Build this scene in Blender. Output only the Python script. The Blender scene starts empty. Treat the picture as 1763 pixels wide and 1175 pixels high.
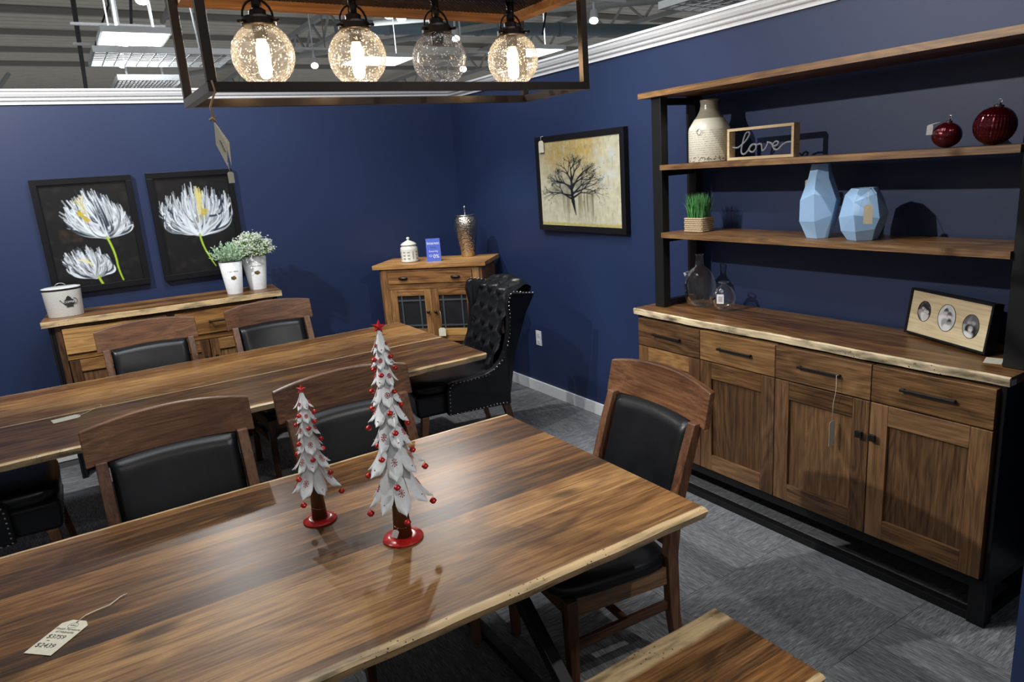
import bpy, bmesh, math, random
import numpy as np
from mathutils import Vector, Matrix, Euler, Quaternion
PI = math.pi
random.seed(7); RNG = np.random.default_rng(7)
SC = bpy.context.scene; COL = SC.collection

# ------------------------------------------------------------------ camera
yaw, pitch, roll, FPX = 0.5522801535762102, 0.24120773295538353, -0.07254400882788424, 1216.449
def cam_axes():
    f = Vector((math.sin(yaw)*math.cos(pitch), math.cos(yaw)*math.cos(pitch), -math.sin(pitch)))
    r = Vector((math.cos(yaw), -math.sin(yaw), 0)); u = r.cross(f)
    return (math.cos(roll)*r + math.sin(roll)*u, -math.sin(roll)*r + math.cos(roll)*u, f)
cr, cu, cf = cam_axes()
cam = bpy.data.objects.new('camera', bpy.data.cameras.new('camera')); COL.objects.link(cam)
cam.data.sensor_width = 36; cam.data.lens = FPX/1763*36; cam.data.clip_start = .02; cam.data.clip_end = 200
M = Matrix.Identity(4)
for i in range(3): M[i][0], M[i][1], M[i][2] = cr[i], cu[i], -cf[i]
M[2][3] = 1.79; cam.matrix_world = M; SC.camera = cam
# ------------------------------------------------------------------ world, exposure
SC.view_settings.view_transform = 'Standard'; SC.view_settings.look = 'None'
SC.view_settings.gamma = 1; SC.view_settings.use_curve_mapping = False
SC.view_settings.exposure = 0.18
W = bpy.data.worlds.new('world'); SC.world = W; W.use_nodes = True
W.node_tree.nodes['Background'].inputs[0].default_value = (.92, .95, 1.0, 1)
W.node_tree.nodes['Background'].inputs[1].default_value = .25
# ------------------------------------------------------------------ lights
def spot(loc, tgt, power, size=58, rad=.035, col=(1, .97, .93), blend=.55):
    l = bpy.data.lights.new('track_spot_light', 'SPOT'); l.energy = power; l.spot_size = math.radians(size); l.spot_blend = blend
    l.shadow_soft_size = rad; l.color = col
    o = bpy.data.objects.new('track_spot_light', l); COL.objects.link(o); o.location = loc
    o.rotation_euler = (Vector(tgt)-Vector(loc)).to_track_quat('-Z', 'Y').to_euler(); return o
def area(loc, tgt, power, sx, sy, col=(.9, .95, 1)):
    l = bpy.data.lights.new('overhead_fill_light', 'AREA'); l.energy = power; l.shape = 'RECTANGLE'; l.size = sx; l.size_y = sy; l.color = col
    o = bpy.data.objects.new('overhead_fill_light', l); COL.objects.link(o); o.location = loc
    o.rotation_euler = (Vector(tgt)-Vector(loc)).to_track_quat('-Z', 'Y').to_euler(); return o
spot((-1.0, 3.15, 3.2), (2.75, 1.9, 1.35), 330, 62)          # hutch
spot((-.95, 3.6, 3.25), (.35, 5.6, 1.35), 250, 70)            # flower paintings
spot((1.1, 5.0, 3.5), (2.55, 4.7, .85), 150, 46)                # corner
spot((.3, 2.9, 3.4), (3.0, 3.9, 1.4), 120, 60)                # tree painting
spot((.2, 3.6, 3.6), (.7, 1.9, .7), 90, 80)                  # tables
spot((1.9, -.3, 3.5), (2.0, 2.2, .5), 110, 75)                 # carpet and bench from behind the camera
spot((-.2, -.6, 3.5), (.6, 2.3, .8), 35, 75)
spot((3.16, 7.02, 3.30), (1.15, 2.4, .8), 85, 52, .05)       # over the back wall: glare on the tables, rims on the leather
spot((3.44, 7.34, 3.36), (.6, 1.9, .8), 70, 52, .05)
spot((.97, 7.22, 3.36), (.6, 2.4, .8), 95, 52, .05)
area((.8, 2.2, 4.6), (.8, 2.2, 0), 50, 2.4, 1.2)
area((1.0, 3.6, 4.2), (1.6, 5.6, 2.2), 55, 1.2, .6)  # added lamp out of view, aimed at the crown moulding to brighten it

# ------------------------------------------------------------------ mesh helpers
class MB:
    def __init__(s): s.v = []; s.f = []; s.mi = []; s.cur = 0; s.sm = []; s.smooth = False
    def add(s, vs, fs):
        b = len(s.v); s.v += [tuple(map(float, p)) for p in vs]; s.f += [tuple(b+i for i in q) for q in fs]
        s.mi += [s.cur]*len(fs); s.sm += [s.smooth]*len(fs); return s
    def box(s, x0, x1, y0, y1, z0, z1):
        return s.add([(x0,y0,z0),(x1,y0,z0),(x1,y1,z0),(x0,y1,z0),(x0,y0,z1),(x1,y0,z1),(x1,y1,z1),(x0,y1,z1)],
                     [(3,2,1,0),(4,5,6,7),(0,1,5,4),(1,2,6,5),(2,3,7,6),(3,0,4,7)])
    def hexa(s, a, b):   # two quads (lists of 4) bottom, top
        return s.add(list(a)+list(b), [(3,2,1,0),(4,5,6,7),(0,1,5,4),(1,2,6,5),(2,3,7,6),(3,0,4,7)])
    def beam(s, p, q, w, h, up=(0,0,1)):
        p, q = Vector(p), Vector(q); d = (q-p).normalized(); up = Vector(up)
        if abs(d.dot(up)) > .98: up = Vector((0,1,0))
        a = d.cross(up).normalized()*w/2; b = a.cross(d).normalized()*h/2
        return s.hexa([p-a-b, p+a-b, p+a+b, p-a+b], [q-a-b, q+a-b, q+a+b, q-a+b])
    def tube(s, pts, r, n=8, cap=True, closed=False):
        pts = [Vector(p) for p in pts]; rs = r if isinstance(r, (list, tuple)) else [r]*len(pts)
        m = len(pts); vs = []; fs = []; prev = None
        for i, p in enumerate(pts):
            if closed: d = pts[(i+1) % m]-pts[i-1]
            else: d = pts[min(i+1, m-1)]-pts[max(i-1, 0)]
            d = d.normalized() if d.length > 1e-9 else Vector((0,0,1))
            if prev is None:
                a = d.orthogonal().normalized()
            else:
                a = (prev - d*prev.dot(d)); a = a.normalized() if a.length > 1e-6 else d.orthogonal().normalized()
            prev = a; b = d.cross(a)
            for k in range(n):
                t = 2*PI*k/n; vs.append(p + (a*math.cos(t)+b*math.sin(t))*rs[i])
        for i in range(m if closed else m-1):
            for k in range(n):
                j = (i+1) % m; fs.append((i*n+k, i*n+(k+1) % n, j*n+(k+1) % n, j*n+k))
        if cap and not closed: fs += [tuple(range(n-1, -1, -1)), tuple((m-1)*n+k for k in range(n))]
        o = s.smooth; s.smooth = True; s.add(vs, fs); s.smooth = o; return s
    def lathe(s, prof, n=32, c=(0,0,0), sx=1, sy=1, rf=None, cap=True):
        vs = []; fs = []; m = len(prof)
        for i, (r, z) in enumerate(prof):
            for k in range(n):
                t = 2*PI*k/n; rr = r*(rf(t, z) if rf else 1)
                vs.append((c[0]+rr*math.cos(t)*sx, c[1]+rr*math.sin(t)*sy, c[2]+z))
        for i in range(m-1):
            for k in range(n): fs.append((i*n+k, i*n+(k+1) % n, (i+1)*n+(k+1) % n, (i+1)*n+k))
        if cap:
            if prof[0][0] > 1e-5: fs.append(tuple(range(n-1, -1, -1)))
            if prof[-1][0] > 1e-5: fs.append(tuple((m-1)*n+k for k in range(n)))
        return s.add(vs, fs)
    def prism(s, poly, z0, z1, axis='z'):   # poly extruded; axis chooses extrusion direction
        def P(a, b, c): return {'z': (a,b,c), 'x': (c,a,b), 'y': (a,c,b)}[axis]
        n = len(poly); vs = [P(a,b,z0) for a,b in poly]+[P(a,b,z1) for a,b in poly]
        return s.add(vs, [tuple(range(n-1,-1,-1)), tuple(range(n,2*n))]+[(i,(i+1)%n,n+(i+1)%n,n+i) for i in range(n)])
    def grid(s, fn, nu, nv, flip=False, closeu=False):
        vs = [fn(i/nu, j/nv) for j in range(nv+1) for i in range(nu+1)]
        fs = []
        for j in range(nv):
            for i in range(nu):
                a = j*(nu+1)+i; q = (a, a+1, a+nu+2, a+nu+1); fs.append(q[::-1] if flip else q)
        return s.add(vs, fs)
def link(o, parent):
    COL.objects.link(o)
    if parent is not None: o.parent = parent
    return o
def obj(name, mb, mats, parent=None, bevel=0, smooth=None, solid=0, sub=0, weld=False, fixn=True, kind=None, label=None, loc=None, rot=None, seg=2):
    me = bpy.data.meshes.new(name)
    me.from_pydata(mb.v, [], mb.f); me.update()
    if not isinstance(mats, (list, tuple)): mats = [mats]
    for m in mats: me.materials.append(m)
    me.polygons.foreach_set('material_index', mb.mi)
    me.polygons.foreach_set('use_smooth', [True]*len(mb.f) if smooth else mb.sm)
    if weld or fixn:
        bm = bmesh.new(); bm.from_mesh(me)
        if weld: bmesh.ops.remove_doubles(bm, verts=bm.verts, dist=1e-5)
        if fixn: bmesh.ops.recalc_face_normals(bm, faces=bm.faces)
        bm.to_mesh(me); bm.free()
    o = link(bpy.data.objects.new(name, me), parent)
    if solid: m = o.modifiers.new('s', 'SOLIDIFY'); m.thickness = solid; m.offset = 0
    if sub: m = o.modifiers.new('u', 'SUBSURF'); m.levels = m.render_levels = sub
    if bevel:
        m = o.modifiers.new('b', 'BEVEL'); m.width = bevel; m.segments = seg; m.limit_method = 'ANGLE'; m.angle_limit = math.radians(40)
    if kind: o['kind'] = kind
    if label: o['label'] = label
    if loc is not None: o.location = loc
    if rot is not None: o.rotation_euler = rot
    return o
def box(name, x0, x1, y0, y1, z0, z1, mat, parent=None, bevel=0, **k):
    return obj(name, MB().box(x0,x1,y0,y1,z0,z1), mat, parent, bevel, **k)
def tag(o, label=None, cat=None, group=None, kind=None):
    if label: o['label'] = label
    if cat: o['category'] = cat
    if group: o['group'] = group
    if kind: o['kind'] = kind
    return o
def thing(name, label, cat, loc=(0,0,0), rz=0, group=None):
    o = bpy.data.objects.new(name, None); COL.objects.link(o); o.location = loc; o.rotation_euler = (0,0,rz)
    o.empty_display_size = .1
    return tag(o, label, cat, group)
def copy_tree(o, parent=None):
    c = o.copy(); COL.objects.link(c)
    if parent is not None: c.parent = parent
    for ch in list(o.children): copy_tree(ch, c)
    return c
def struct(o): o['kind'] = 'structure'; return o
def text_mesh(name, body, size, mat, parent, loc, rot, ext=.0004, align='CENTER', sp=1.0, shear=0, xs=1):
    cu_ = bpy.data.curves.new(name, 'FONT'); cu_.body = body; cu_.size = size; cu_.align_x = align; cu_.align_y = 'CENTER'
    cu_.extrude = ext; cu_.space_character = sp; cu_.shear = shear; cu_.resolution_u = 3
    t = bpy.data.objects.new(name, cu_); COL.objects.link(t)
    dg = bpy.context.evaluated_depsgraph_get(); me = bpy.data.meshes.new_from_object(t.evaluated_get(dg))
    bpy.data.objects.remove(t); me.materials.clear(); me.materials.append(mat)
    o = link(bpy.data.objects.new(name, me), parent); o.location = loc; o.rotation_euler = rot; o.scale = (xs, 1, 1); return o

# ------------------------------------------------------------------ materials
def newmat(name):
    m = bpy.data.materials.new(name); m.use_nodes = True
    nt = m.node_tree; b = nt.nodes['Principled BSDF']; return m, nt, b
def N(nt, t, **k):
    n = nt.nodes.new(t)
    for a, v in k.items():
        if a.startswith('i_'):
            key = a[2:]; key = int(key) if key.isdigit() else key
            n.inputs[key].default_value = v
        else: setattr(n, a, v)
    return n
def ramp(nt, stops, fac=None):
    r = nt.nodes.new('ShaderNodeValToRGB'); e = r.color_ramp.elements
    while len(e) < len(stops): e.new(.5)
    for x, (p, c) in zip(e, stops): x.position = p; x.color = (*c, 1) if len(c) == 3 else c
    if fac is not None: nt.links.new(fac, r.inputs[0])
    return r
def mixc(nt, f, a, b, mode='MIX'):
    m = nt.nodes.new('ShaderNodeMix'); m.data_type = 'RGBA'; m.blend_type = mode
    for s, v in ((0, f), (6, a), (7, b)):
        if isinstance(v, bpy.types.NodeSocket): nt.links.new(v, m.inputs[s])
        elif v is not None: m.inputs[s].default_value = (*v, 1) if isinstance(v, tuple) and len(v) == 3 else v
    return m.outputs[2]
def math_(nt, op, a, b=0):
    m = nt.nodes.new('ShaderNodeMath'); m.operation = op
    for s, v in ((0, a), (1, b)):
        if isinstance(v, bpy.types.NodeSocket): nt.links.new(v, m.inputs[s])
        else: m.inputs[s].default_value = v
    return m.outputs[0]
def bump(nt, b, h, strength, dist=.002):
    n = nt.nodes.new('ShaderNodeBump'); n.inputs['Strength'].default_value = strength; n.inputs['Distance'].default_value = dist
    nt.links.new(h, n.inputs['Height']); nt.links.new(n.outputs[0], b.inputs['Normal']); return n
def plain(name, col, rough=.5, metal=0, spec=.5, coat=0, noise=0, nscale=60, emit=None, estr=0):
    m, nt, b = newmat(name); b.inputs['Roughness'].default_value = rough; b.inputs['Metallic'].default_value = metal
    b.inputs['Specular IOR Level'].default_value = spec; b.inputs['Coat Weight'].default_value = coat
    tc = N(nt, 'ShaderNodeTexCoord'); no = N(nt, 'ShaderNodeTexNoise', i_Scale=nscale, i_Detail=3.0); nt.links.new(tc.outputs['Object'], no.inputs[0])
    v = .05
    r = ramp(nt, [(.3, tuple(c*(1-v) for c in col)), (.7, tuple(min(1, c*(1+v)) for c in col))], no.outputs[0])
    nt.links.new(r.outputs[0], b.inputs['Base Color'])
    if noise: bump(nt, b, no.outputs[0], noise)
    if emit: b.inputs['Emission Color'].default_value = (*emit, 1); b.inputs['Emission Strength'].default_value = estr
    return m
def wood(name, dark, mid, light, axis='x', rough=.34, scale=1.0, var=.35, sap=None, knots=.0, spec=.5, ring=1.0):
    m, nt, b = newmat(name); L = nt.links
    tc = N(nt, 'ShaderNodeTexCoord'); oi = N(nt, 'ShaderNodeObjectInfo')
    off = N(nt, 'ShaderNodeVectorMath', operation='SCALE'); off.inputs[0].default_value = (13.7, 5.3, 9.1); L.new(oi.outputs['Random'], off.inputs['Scale'])
    ad = N(nt, 'ShaderNodeVectorMath', operation='ADD'); L.new(tc.outputs['Object'], ad.inputs[0]); L.new(off.outputs[0], ad.inputs[1])
    def stretch(along, across):
        mp = N(nt, 'ShaderNodeMapping'); s = [across*scale]*3; s['xyz'.index(axis)] = along*scale; mp.inputs['Scale'].default_value = s
        L.new(ad.outputs[0], mp.inputs[0]); return mp.outputs[0]
    n1 = N(nt, 'ShaderNodeTexNoise', i_Scale=1.0, i_Detail=3.0, i_Roughness=.5, i_Distortion=.4); L.new(stretch(1.1, 7), n1.inputs[0])
    cat = math_(nt, 'FRACT', math_(nt, 'MULTIPLY', n1.outputs[0], 9.0*ring))
    cat = math_(nt, 'ABSOLUTE', math_(nt, 'SUBTRACT', cat, .5))                 # 0..0.5 cathedral rings
    n2 = N(nt, 'ShaderNodeTexNoise', i_Scale=1.0, i_Detail=6.0, i_Roughness=.72); L.new(stretch(4.5, 150), n2.inputs[0])
    n3 = N(nt, 'ShaderNodeTexNoise', i_Scale=1.0, i_Detail=3.0); L.new(stretch(2.2, 48), n3.inputs[0])
    n4 = N(nt, 'ShaderNodeTexNoise', i_Scale=1.0, i_Detail=2.0); L.new(stretch(.9, 4), n4.inputs[0])
    f = math_(nt, 'ADD', math_(nt, 'MULTIPLY', math_(nt, 'SUBTRACT', n2.outputs[0], .19), .95), math_(nt, 'MULTIPLY', cat, .34))
    f = math_(nt, 'ADD', f, math_(nt, 'MULTIPLY', n4.outputs[0], .15))
    f = math_(nt, 'ADD', f, math_(nt, 'MULTIPLY', n3.outputs[0], .30))
    tint = math_(nt, 'MULTIPLY', math_(nt, 'SUBTRACT', oi.outputs['Random'], .5), var)
    f = math_(nt, 'ADD', f, tint)
    r = ramp(nt, [(.36, dark), (.62, mid), (.92, light)], f); col = r.outputs[0]
    h2 = math_(nt, 'FRACT', math_(nt, 'MULTIPLY', oi.outputs['Random'], 17.3))
    col = mixc(nt, math_(nt, 'MULTIPLY', h2, .5), col, mixc(nt, 1.0, col, (1.25, 1.12, .72), 'MULTIPLY'))
    n6 = N(nt, 'ShaderNodeTexNoise', i_Scale=1.0, i_Detail=2.0); L.new(stretch(1.5, 2.6), n6.inputs[0])
    pr_ = ramp(nt, [(.42, (1,1,1)), (.62, (.62,.56,.55))], n6.outputs[0]); col = mixc(nt, .8, col, pr_.outputs[0], 'MULTIPLY')
    if knots:
        vo = N(nt, 'ShaderNodeTexVoronoi', i_Scale=1.0, i_Randomness=1.0); L.new(stretch(2.4, 6.5), vo.inputs[0])
        kr = ramp(nt, [(.0, (1,1,1)), (.10, (.75,.75,.75)), (.2, (0,0,0))], vo.outputs['Distance'])
        col = mixc(nt, math_(nt, 'MULTIPLY', kr.outputs[0], knots), col, tuple(c*.35 for c in dark))
    if sap:
        at = N(nt, 'ShaderNodeAttribute', attribute_name='sap')
        n5 = N(nt, 'ShaderNodeTexNoise', i_Scale=1.0, i_Detail=4.0); L.new(stretch(7, 26), n5.inputs[0])
        sr = ramp(nt, [(.30, tuple(c*.22 for c in sap)), (.42, tuple(c*.62 for c in sap)), (.53, sap), (.8, tuple(min(1, c*1.18) for c in sap))], n5.outputs[0])
        fine = ramp(nt, [(.3, (.72,.72,.72)), (.6, (1,1,1))], n2.outputs[0])
        sc_ = mixc(nt, 1.0, sr.outputs[0], fine.outputs[0], 'MULTIPLY')
        vo2 = N(nt, 'ShaderNodeTexVoronoi', i_Scale=75.0); L.new(ad.outputs[0], vo2.inputs[0]); ng = N(nt, 'ShaderNodeTexNoise', i_Scale=7.0); L.new(ad.outputs[0], ng.inputs[0])
        ho = math_(nt, 'MULTIPLY', math_(nt, 'LESS_THAN', vo2.outputs['Distance'], .17), math_(nt, 'GREATER_THAN', ng.outputs[0], .56))
        sc_ = mixc(nt, ho, sc_, (.05, .03, .015))
        a = math_(nt, 'ADD', at.outputs['Fac'], math_(nt, 'MULTIPLY', math_(nt, 'SUBTRACT', n4.outputs[0], .5), .9))
        ar = ramp(nt, [(.42, (0,0,0)), (.58, (1,1,1))], a)
        col = mixc(nt, ar.outputs[0], col, sc_)
    L.new(col, b.inputs['Base Color'])
    rr = math_(nt, 'ADD', math_(nt, 'MULTIPLY', n2.outputs[0], .16), rough-.08); L.new(rr, b.inputs['Roughness'])
    b.inputs['Specular IOR Level'].default_value = spec
    bump(nt, b, n2.outputs[0], .12, .0008)
    return m
WD, WM, WL = (.052,.023,.0085), (.176,.083,.029), (.41,.232,.090)
SAP = (.60, .43, .23)
wal_x = wood('walnut_along_x', WD, WM, WL, 'x', .36, var=.42, knots=.9, spec=.42)
wal_xs = wood('walnut_live_edge', WD, WM, WL, 'x', .33, var=.1, sap=SAP)
wal_y = wood('walnut_along_y', WD, WM, WL, 'y', .36, var=.3)
wal_ys = wood('walnut_live_edge_y', WD, WM, WL, 'y', .36, var=.1, sap=(.86,.70,.45))
wal_z = wood('walnut_along_z', (.045,.021,.010), (.135,.066,.030), (.27,.145,.068), 'z', .42, var=.3, ring=1.2)
door_z = wood('walnut_door_vertical', (.050,.024,.011), (.150,.078,.034), (.30,.165,.075), 'z', .42, var=.3, ring=1.3)
door_y = wood('walnut_door_horizontal', (.055,.027,.012), (.175,.093,.040), (.35,.20,.092), 'y', .42, var=.3, ring=1.2)
ch_x = wood('chair_walnut_x', (.04,.017,.009), (.115,.052,.027), (.22,.11,.058), 'x', .36, var=.25)
ch_y = wood('chair_walnut_y', (.04,.017,.009), (.115,.052,.027), (.22,.11,.058), 'y', .36, var=.25)
ch_z = wood('chair_walnut_z', (.04,.017,.009), (.115,.052,.027), (.22,.11,.058), 'z', .36, var=.25)
rus_x = wood('rustic_wood_x', (.10,.045,.016), (.30,.15,.055), (.55,.33,.13), 'x', .4, var=.4, knots=.5)
rus_z = wood('rustic_wood_z', (.08,.036,.014), (.22,.11,.042), (.42,.24,.10), 'z', .4, var=.4)
pale_sap = wood('pale_sapwood_x', (.30,.19,.09), (.62,.46,.27), (.72,.56,.34), 'x', .37, var=.05)
pale_w = wood('pale_pine', (.50,.35,.17), (.74,.57,.32), (.85,.70,.45), 'x', .5, var=.1)
warm_w = wood('warm_fixture_wood', (.12,.05,.018), (.30,.14,.05), (.48,.26,.10), 'x', .5, var=.2)
black_metal = plain('black_powder_coated_metal', (.012,.012,.013), .42, .2, spec=.35, noise=.05)
blackwood = plain('black_painted_wood', (.008,.008,.010), .36, spec=.28)
bronze = plain('dark_bronze', (.045,.035,.030), .35, .8)
white_paint = plain('white_trim_paint', (.82,.84,.86), .35)
def leather():
    m, nt, b = newmat('black_leather'); tc = N(nt, 'ShaderNodeTexCoord')
    n = N(nt, 'ShaderNodeTexNoise', i_Scale=9.0, i_Detail=2.0); nt.links.new(tc.outputs['Object'], n.inputs[0])
    v = N(nt, 'ShaderNodeTexVoronoi', i_Scale=420.0); nt.links.new(tc.outputs['Object'], v.inputs[0])
    r = ramp(nt, [(.3, (.004,.0045,.006)), (.7, (.008,.009,.011))], n.outputs[0]); nt.links.new(r.outputs[0], b.inputs['Base Color'])
    b.inputs['Roughness'].default_value = .33; b.inputs['Specular IOR Level'].default_value = .34
    bump(nt, b, v.outputs['Distance'], .25, .0004); return m
LEA = leather()
def wallmat():
    m, nt, b = newmat('navy_wall_paint'); tc = N(nt, 'ShaderNodeTexCoord')
    n = N(nt, 'ShaderNodeTexNoise', i_Scale=1.3, i_Detail=3.0); nt.links.new(tc.outputs['Object'], n.inputs[0])
    r = ramp(nt, [(.3, (.0125,.026,.080)), (.7, (.0145,.029,.090))], n.outputs[0]); nt.links.new(r.outputs[0], b.inputs['Base Color'])
    n2 = N(nt, 'ShaderNodeTexNoise', i_Scale=330.0, i_Detail=2.0); nt.links.new(tc.outputs['Object'], n2.inputs[0])
    b.inputs['Roughness'].default_value = .5; bump(nt, b, n2.outputs[0], .35, .001); return m
NAVY = wallmat()
def carpetmat():
    m, nt, b = newmat('grey_streaked_carpet'); L = nt.links; tc = N(nt, 'ShaderNodeTexCoord'); oi = N(nt, 'ShaderNodeObjectInfo')
    off = N(nt, 'ShaderNodeVectorMath', operation='SCALE'); off.inputs[0].default_value = (31, 17, 3); L.new(oi.outputs['Random'], off.inputs['Scale'])
    ad = N(nt, 'ShaderNodeVectorMath', operation='ADD'); L.new(tc.outputs['Object'], ad.inputs[0]); L.new(off.outputs[0], ad.inputs[1])
    def st(a, c):
        mp = N(nt, 'ShaderNodeMapping'); mp.inputs['Scale'].default_value = (a, c, 1); L.new(ad.outputs[0], mp.inputs[0]); return mp.outputs[0]
    n1 = N(nt, 'ShaderNodeTexNoise', i_Scale=1.0, i_Detail=3.0, i_Roughness=.6); L.new(st(22, 300), n1.inputs[0])
    n2 = N(nt, 'ShaderNodeTexNoise', i_Scale=1.0, i_Detail=2.0); L.new(st(5.0, 40), n2.inputs[0])
    f = math_(nt, 'ADD', math_(nt, 'MULTIPLY', n1.outputs[0], .8), math_(nt, 'MULTIPLY', n2.outputs[0], .2))
    f = math_(nt, 'ADD', f, math_(nt, 'MULTIPLY', math_(nt, 'SUBTRACT', oi.outputs['Random'], .5), .05))
    r = ramp(nt, [(.34, (.078,.083,.090)), (.5, (.170,.178,.190)), (.66, (.32,.33,.345))], f)
    L.new(r.outputs[0], b.inputs['Base Color']); b.inputs['Roughness'].default_value = .95; b.inputs['Specular IOR Level'].default_value = .1
    bump(nt, b, n1.outputs[0], .6, .002); return m
CARPET = carpetmat()
def glassmat(name, tint=(1,1,1), seeds=0, reflect=.9, haze=0.0):  # white mixed into the clear glass stands for light caught in it
    m, nt, b = newmat(name); L = nt.links; nt.nodes.remove(b); out = nt.nodes['Material Output']
    tr = N(nt, 'ShaderNodeBsdfTransparent'); tr.inputs[0].default_value = (*tint, 1)
    gl = N(nt, 'ShaderNodeBsdfGlossy'); gl.inputs['Roughness'].default_value = .04
    fr = N(nt, 'ShaderNodeLayerWeight'); fr.inputs['Blend'].default_value = .22
    f = math_(nt, 'ADD', math_(nt, 'MULTIPLY', fr.outputs['Fresnel'], reflect), .03)
    tc = N(nt, 'ShaderNodeTexCoord'); n = N(nt, 'ShaderNodeTexNoise', i_Scale=16.0, i_Detail=2.0, i_Distortion=1.5); L.new(tc.outputs['Object'], n.inputs[0])
    bp = N(nt, 'ShaderNodeBump'); bp.inputs['Strength'].default_value = .6; bp.inputs['Distance'].default_value = .006; L.new(n.outputs[0], bp.inputs['Height'])
    L.new(bp.outputs[0], gl.inputs['Normal'])
    mx = N(nt, 'ShaderNodeMixShader'); L.new(f, mx.inputs[0]); L.new(tr.outputs[0], mx.inputs[1]); L.new(gl.outputs[0], mx.inputs[2]); res = mx.outputs[0]
    if seeds:
        vo = N(nt, 'ShaderNodeTexVoronoi', i_Scale=float(seeds)); L.new(tc.outputs['Object'], vo.inputs[0])
        rr = ramp(nt, [(.0, (1,1,1)), (.22, (1,1,1)), (.30, (0,0,0))], vo.outputs['Distance'])
        ncl = N(nt, 'ShaderNodeTexNoise', i_Scale=45.0, i_Detail=1.0); L.new(tc.outputs['Object'], ncl.inputs[0])
        gate = ramp(nt, [(.42, (0,0,0)), (.50, (1,1,1))], ncl.outputs[0])
        di = N(nt, 'ShaderNodeBsdfTranslucent'); di.inputs[0].default_value = (.95,.95,.95,1)
        d2 = N(nt, 'ShaderNodeBsdfDiffuse'); d2.inputs[0].default_value = (.95,.95,.95,1)
        dm = N(nt, 'ShaderNodeMixShader'); dm.inputs[0].default_value = .5; L.new(di.outputs[0], dm.inputs[1]); L.new(d2.outputs[0], dm.inputs[2])
        fx = math_(nt, 'MULTIPLY', math_(nt, 'MULTIPLY', rr.outputs[0], gate.outputs[0]), .8)
        fx = math_(nt, 'ADD', fx, haze)
        m2 = N(nt, 'ShaderNodeMixShader'); L.new(fx, m2.inputs[0]); L.new(res, m2.inputs[1]); L.new(dm.outputs[0], m2.inputs[2]); res = m2.outputs[0]
    elif haze:
        d2 = N(nt, 'ShaderNodeBsdfTranslucent'); d2.inputs[0].default_value = (.9,.93,.95,1); m2 = N(nt, 'ShaderNodeMixShader'); m2.inputs[0].default_value = haze; L.new(res, m2.inputs[1]); L.new(d2.outputs[0], m2.inputs[2]); res = m2.outputs[0]
    L.new(res, out.inputs[0]); return m
SEEDED = glassmat('seeded_clear_glass', seeds=150, haze=.05)
CLEAR = glassmat('rippled_clear_glass', (.95,.97,.98), seeds=0, reflect=1.9, haze=.09)
DARKGLASS = plain('dark_cabinet_glass', (.02,.02,.022), .08)
BULB = plain('lit_filament_bulb', (1,.8,.5), .3, emit=(1,.70,.38), estr=34)
FILA = plain('glowing_filament', (1,.8,.5), .3, emit=(1,.75,.42), estr=90)
PANEL = plain('lit_led_panel', (1,1,1), .5, emit=(.92,.96,1), estr=7)
LENS = plain('lit_spot_lens', (1,1,1), .5, emit=(.95,.97,1), estr=14)
CARD = plain('cream_card', (.66,.63,.50), .6)
KRAFT = plain('kraft_card', (.45,.38,.26), .7)
INK = plain('black_ink', (.02,.02,.02), .6)
GREYINK = plain('grey_ink', (.10,.10,.10), .6)
STRING = plain('pale_cotton_string', (.66,.60,.46), .8)
TWINE = plain('tan_twine', (.45,.30,.17), .8)
WHITE_EN = plain('white_enamel', (.78,.79,.80), .22)
TREE_W = plain('white_painted_tin', (.74,.78,.80), .30, .0)
RED_G = plain('red_enamel', (.52,.016,.016), .25, coat=.3)
RED_BELL = plain('red_metal_bell', (.42,.020,.016), .28, .5)
RED_INK = plain('red_print', (.42,.05,.05), .5)
GOLDBROWN = plain('bronze_brown_metal', (.13,.085,.035), .38, .6)
STEELWIRE = plain('brass_wire', (.6,.45,.3), .3, 1.0)
NAIL = plain('antique_nickel_nailhead', (.42,.40,.38), .25, 1.0)
CHROME = plain('silver_metal', (.7,.68,.64), .2, 1.0)
WHITE_PL = plain('white_plastic', (.75,.76,.77), .35)
OUT = plain('warehouse_white_metal', (.88,.90,.90), .5)
CEIL = plain('painted_steel_deck', (.64,.60,.52), .8, nscale=3)
CEILD = plain('dark_ceiling_steel', (.30,.29,.27), .7)
CEILP = plain('pale_ceiling_steel', (.42,.43,.42), .7)
DUCTM = plain('blue_grey_duct', (.16,.22,.26), .5)
CABLE = plain('black_cable', (.02,.02,.02), .6)

# ================================================================== SETTING
XW, YW, ZC = 3.05, 5.68, 2.41
# floor base and individual carpet tiles
floor = struct(box('floor', -6, 14, -4, 12, -.10, -.006, plain('carpet_backing', (.06,.062,.066), .95), None))
T = .61
tile_mb = MB().box(-T/2+.0008, T/2-.0008, -T/2+.0008, T/2-.0008, -.006, 0)
first = None
for ix in range(-2, 6):
    for iy in range(0, 10):
        x = -.3+ix*T; y = .35+iy*T
        if x > 3.2 or y > 5.75: continue
        if x-T/2 > XW or y-T/2 > YW: continue
        if first is None: o = first = obj('carpet_tile', tile_mb, CARPET, floor)
        else: o = first.copy(); COL.objects.link(o)
        o.location = (x, y, 0); o.rotation_euler = (0, 0, PI/2*((ix+iy) % 2) + (PI if random.random() < .5 else 0))
def crown(name, x0, x1, horizontal, parent=None):
    # profile: (outwards, z)
    pr = [(0,2.395),(.012,2.395),(.014,2.412),(.026,2.418),(.030,2.424),(.030,2.434),(.042,2.440),(.052,2.456),(.056,2.470),(.064,2.472),(.064,2.486),(0,2.486)]
    mb = MB()
    if horizontal: mb.prism([(YW-a, z) for a, z in pr], x0, x1, 'x')
    else: mb.prism([(XW-a, z) for a, z in pr], x0, x1, 'y')
    return struct(obj(name, mb, white_paint, parent, fixn=True))
struct(box('wall_back', -4, XW+.14, YW, YW+.14, 0, 2.48, NAVY))
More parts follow.
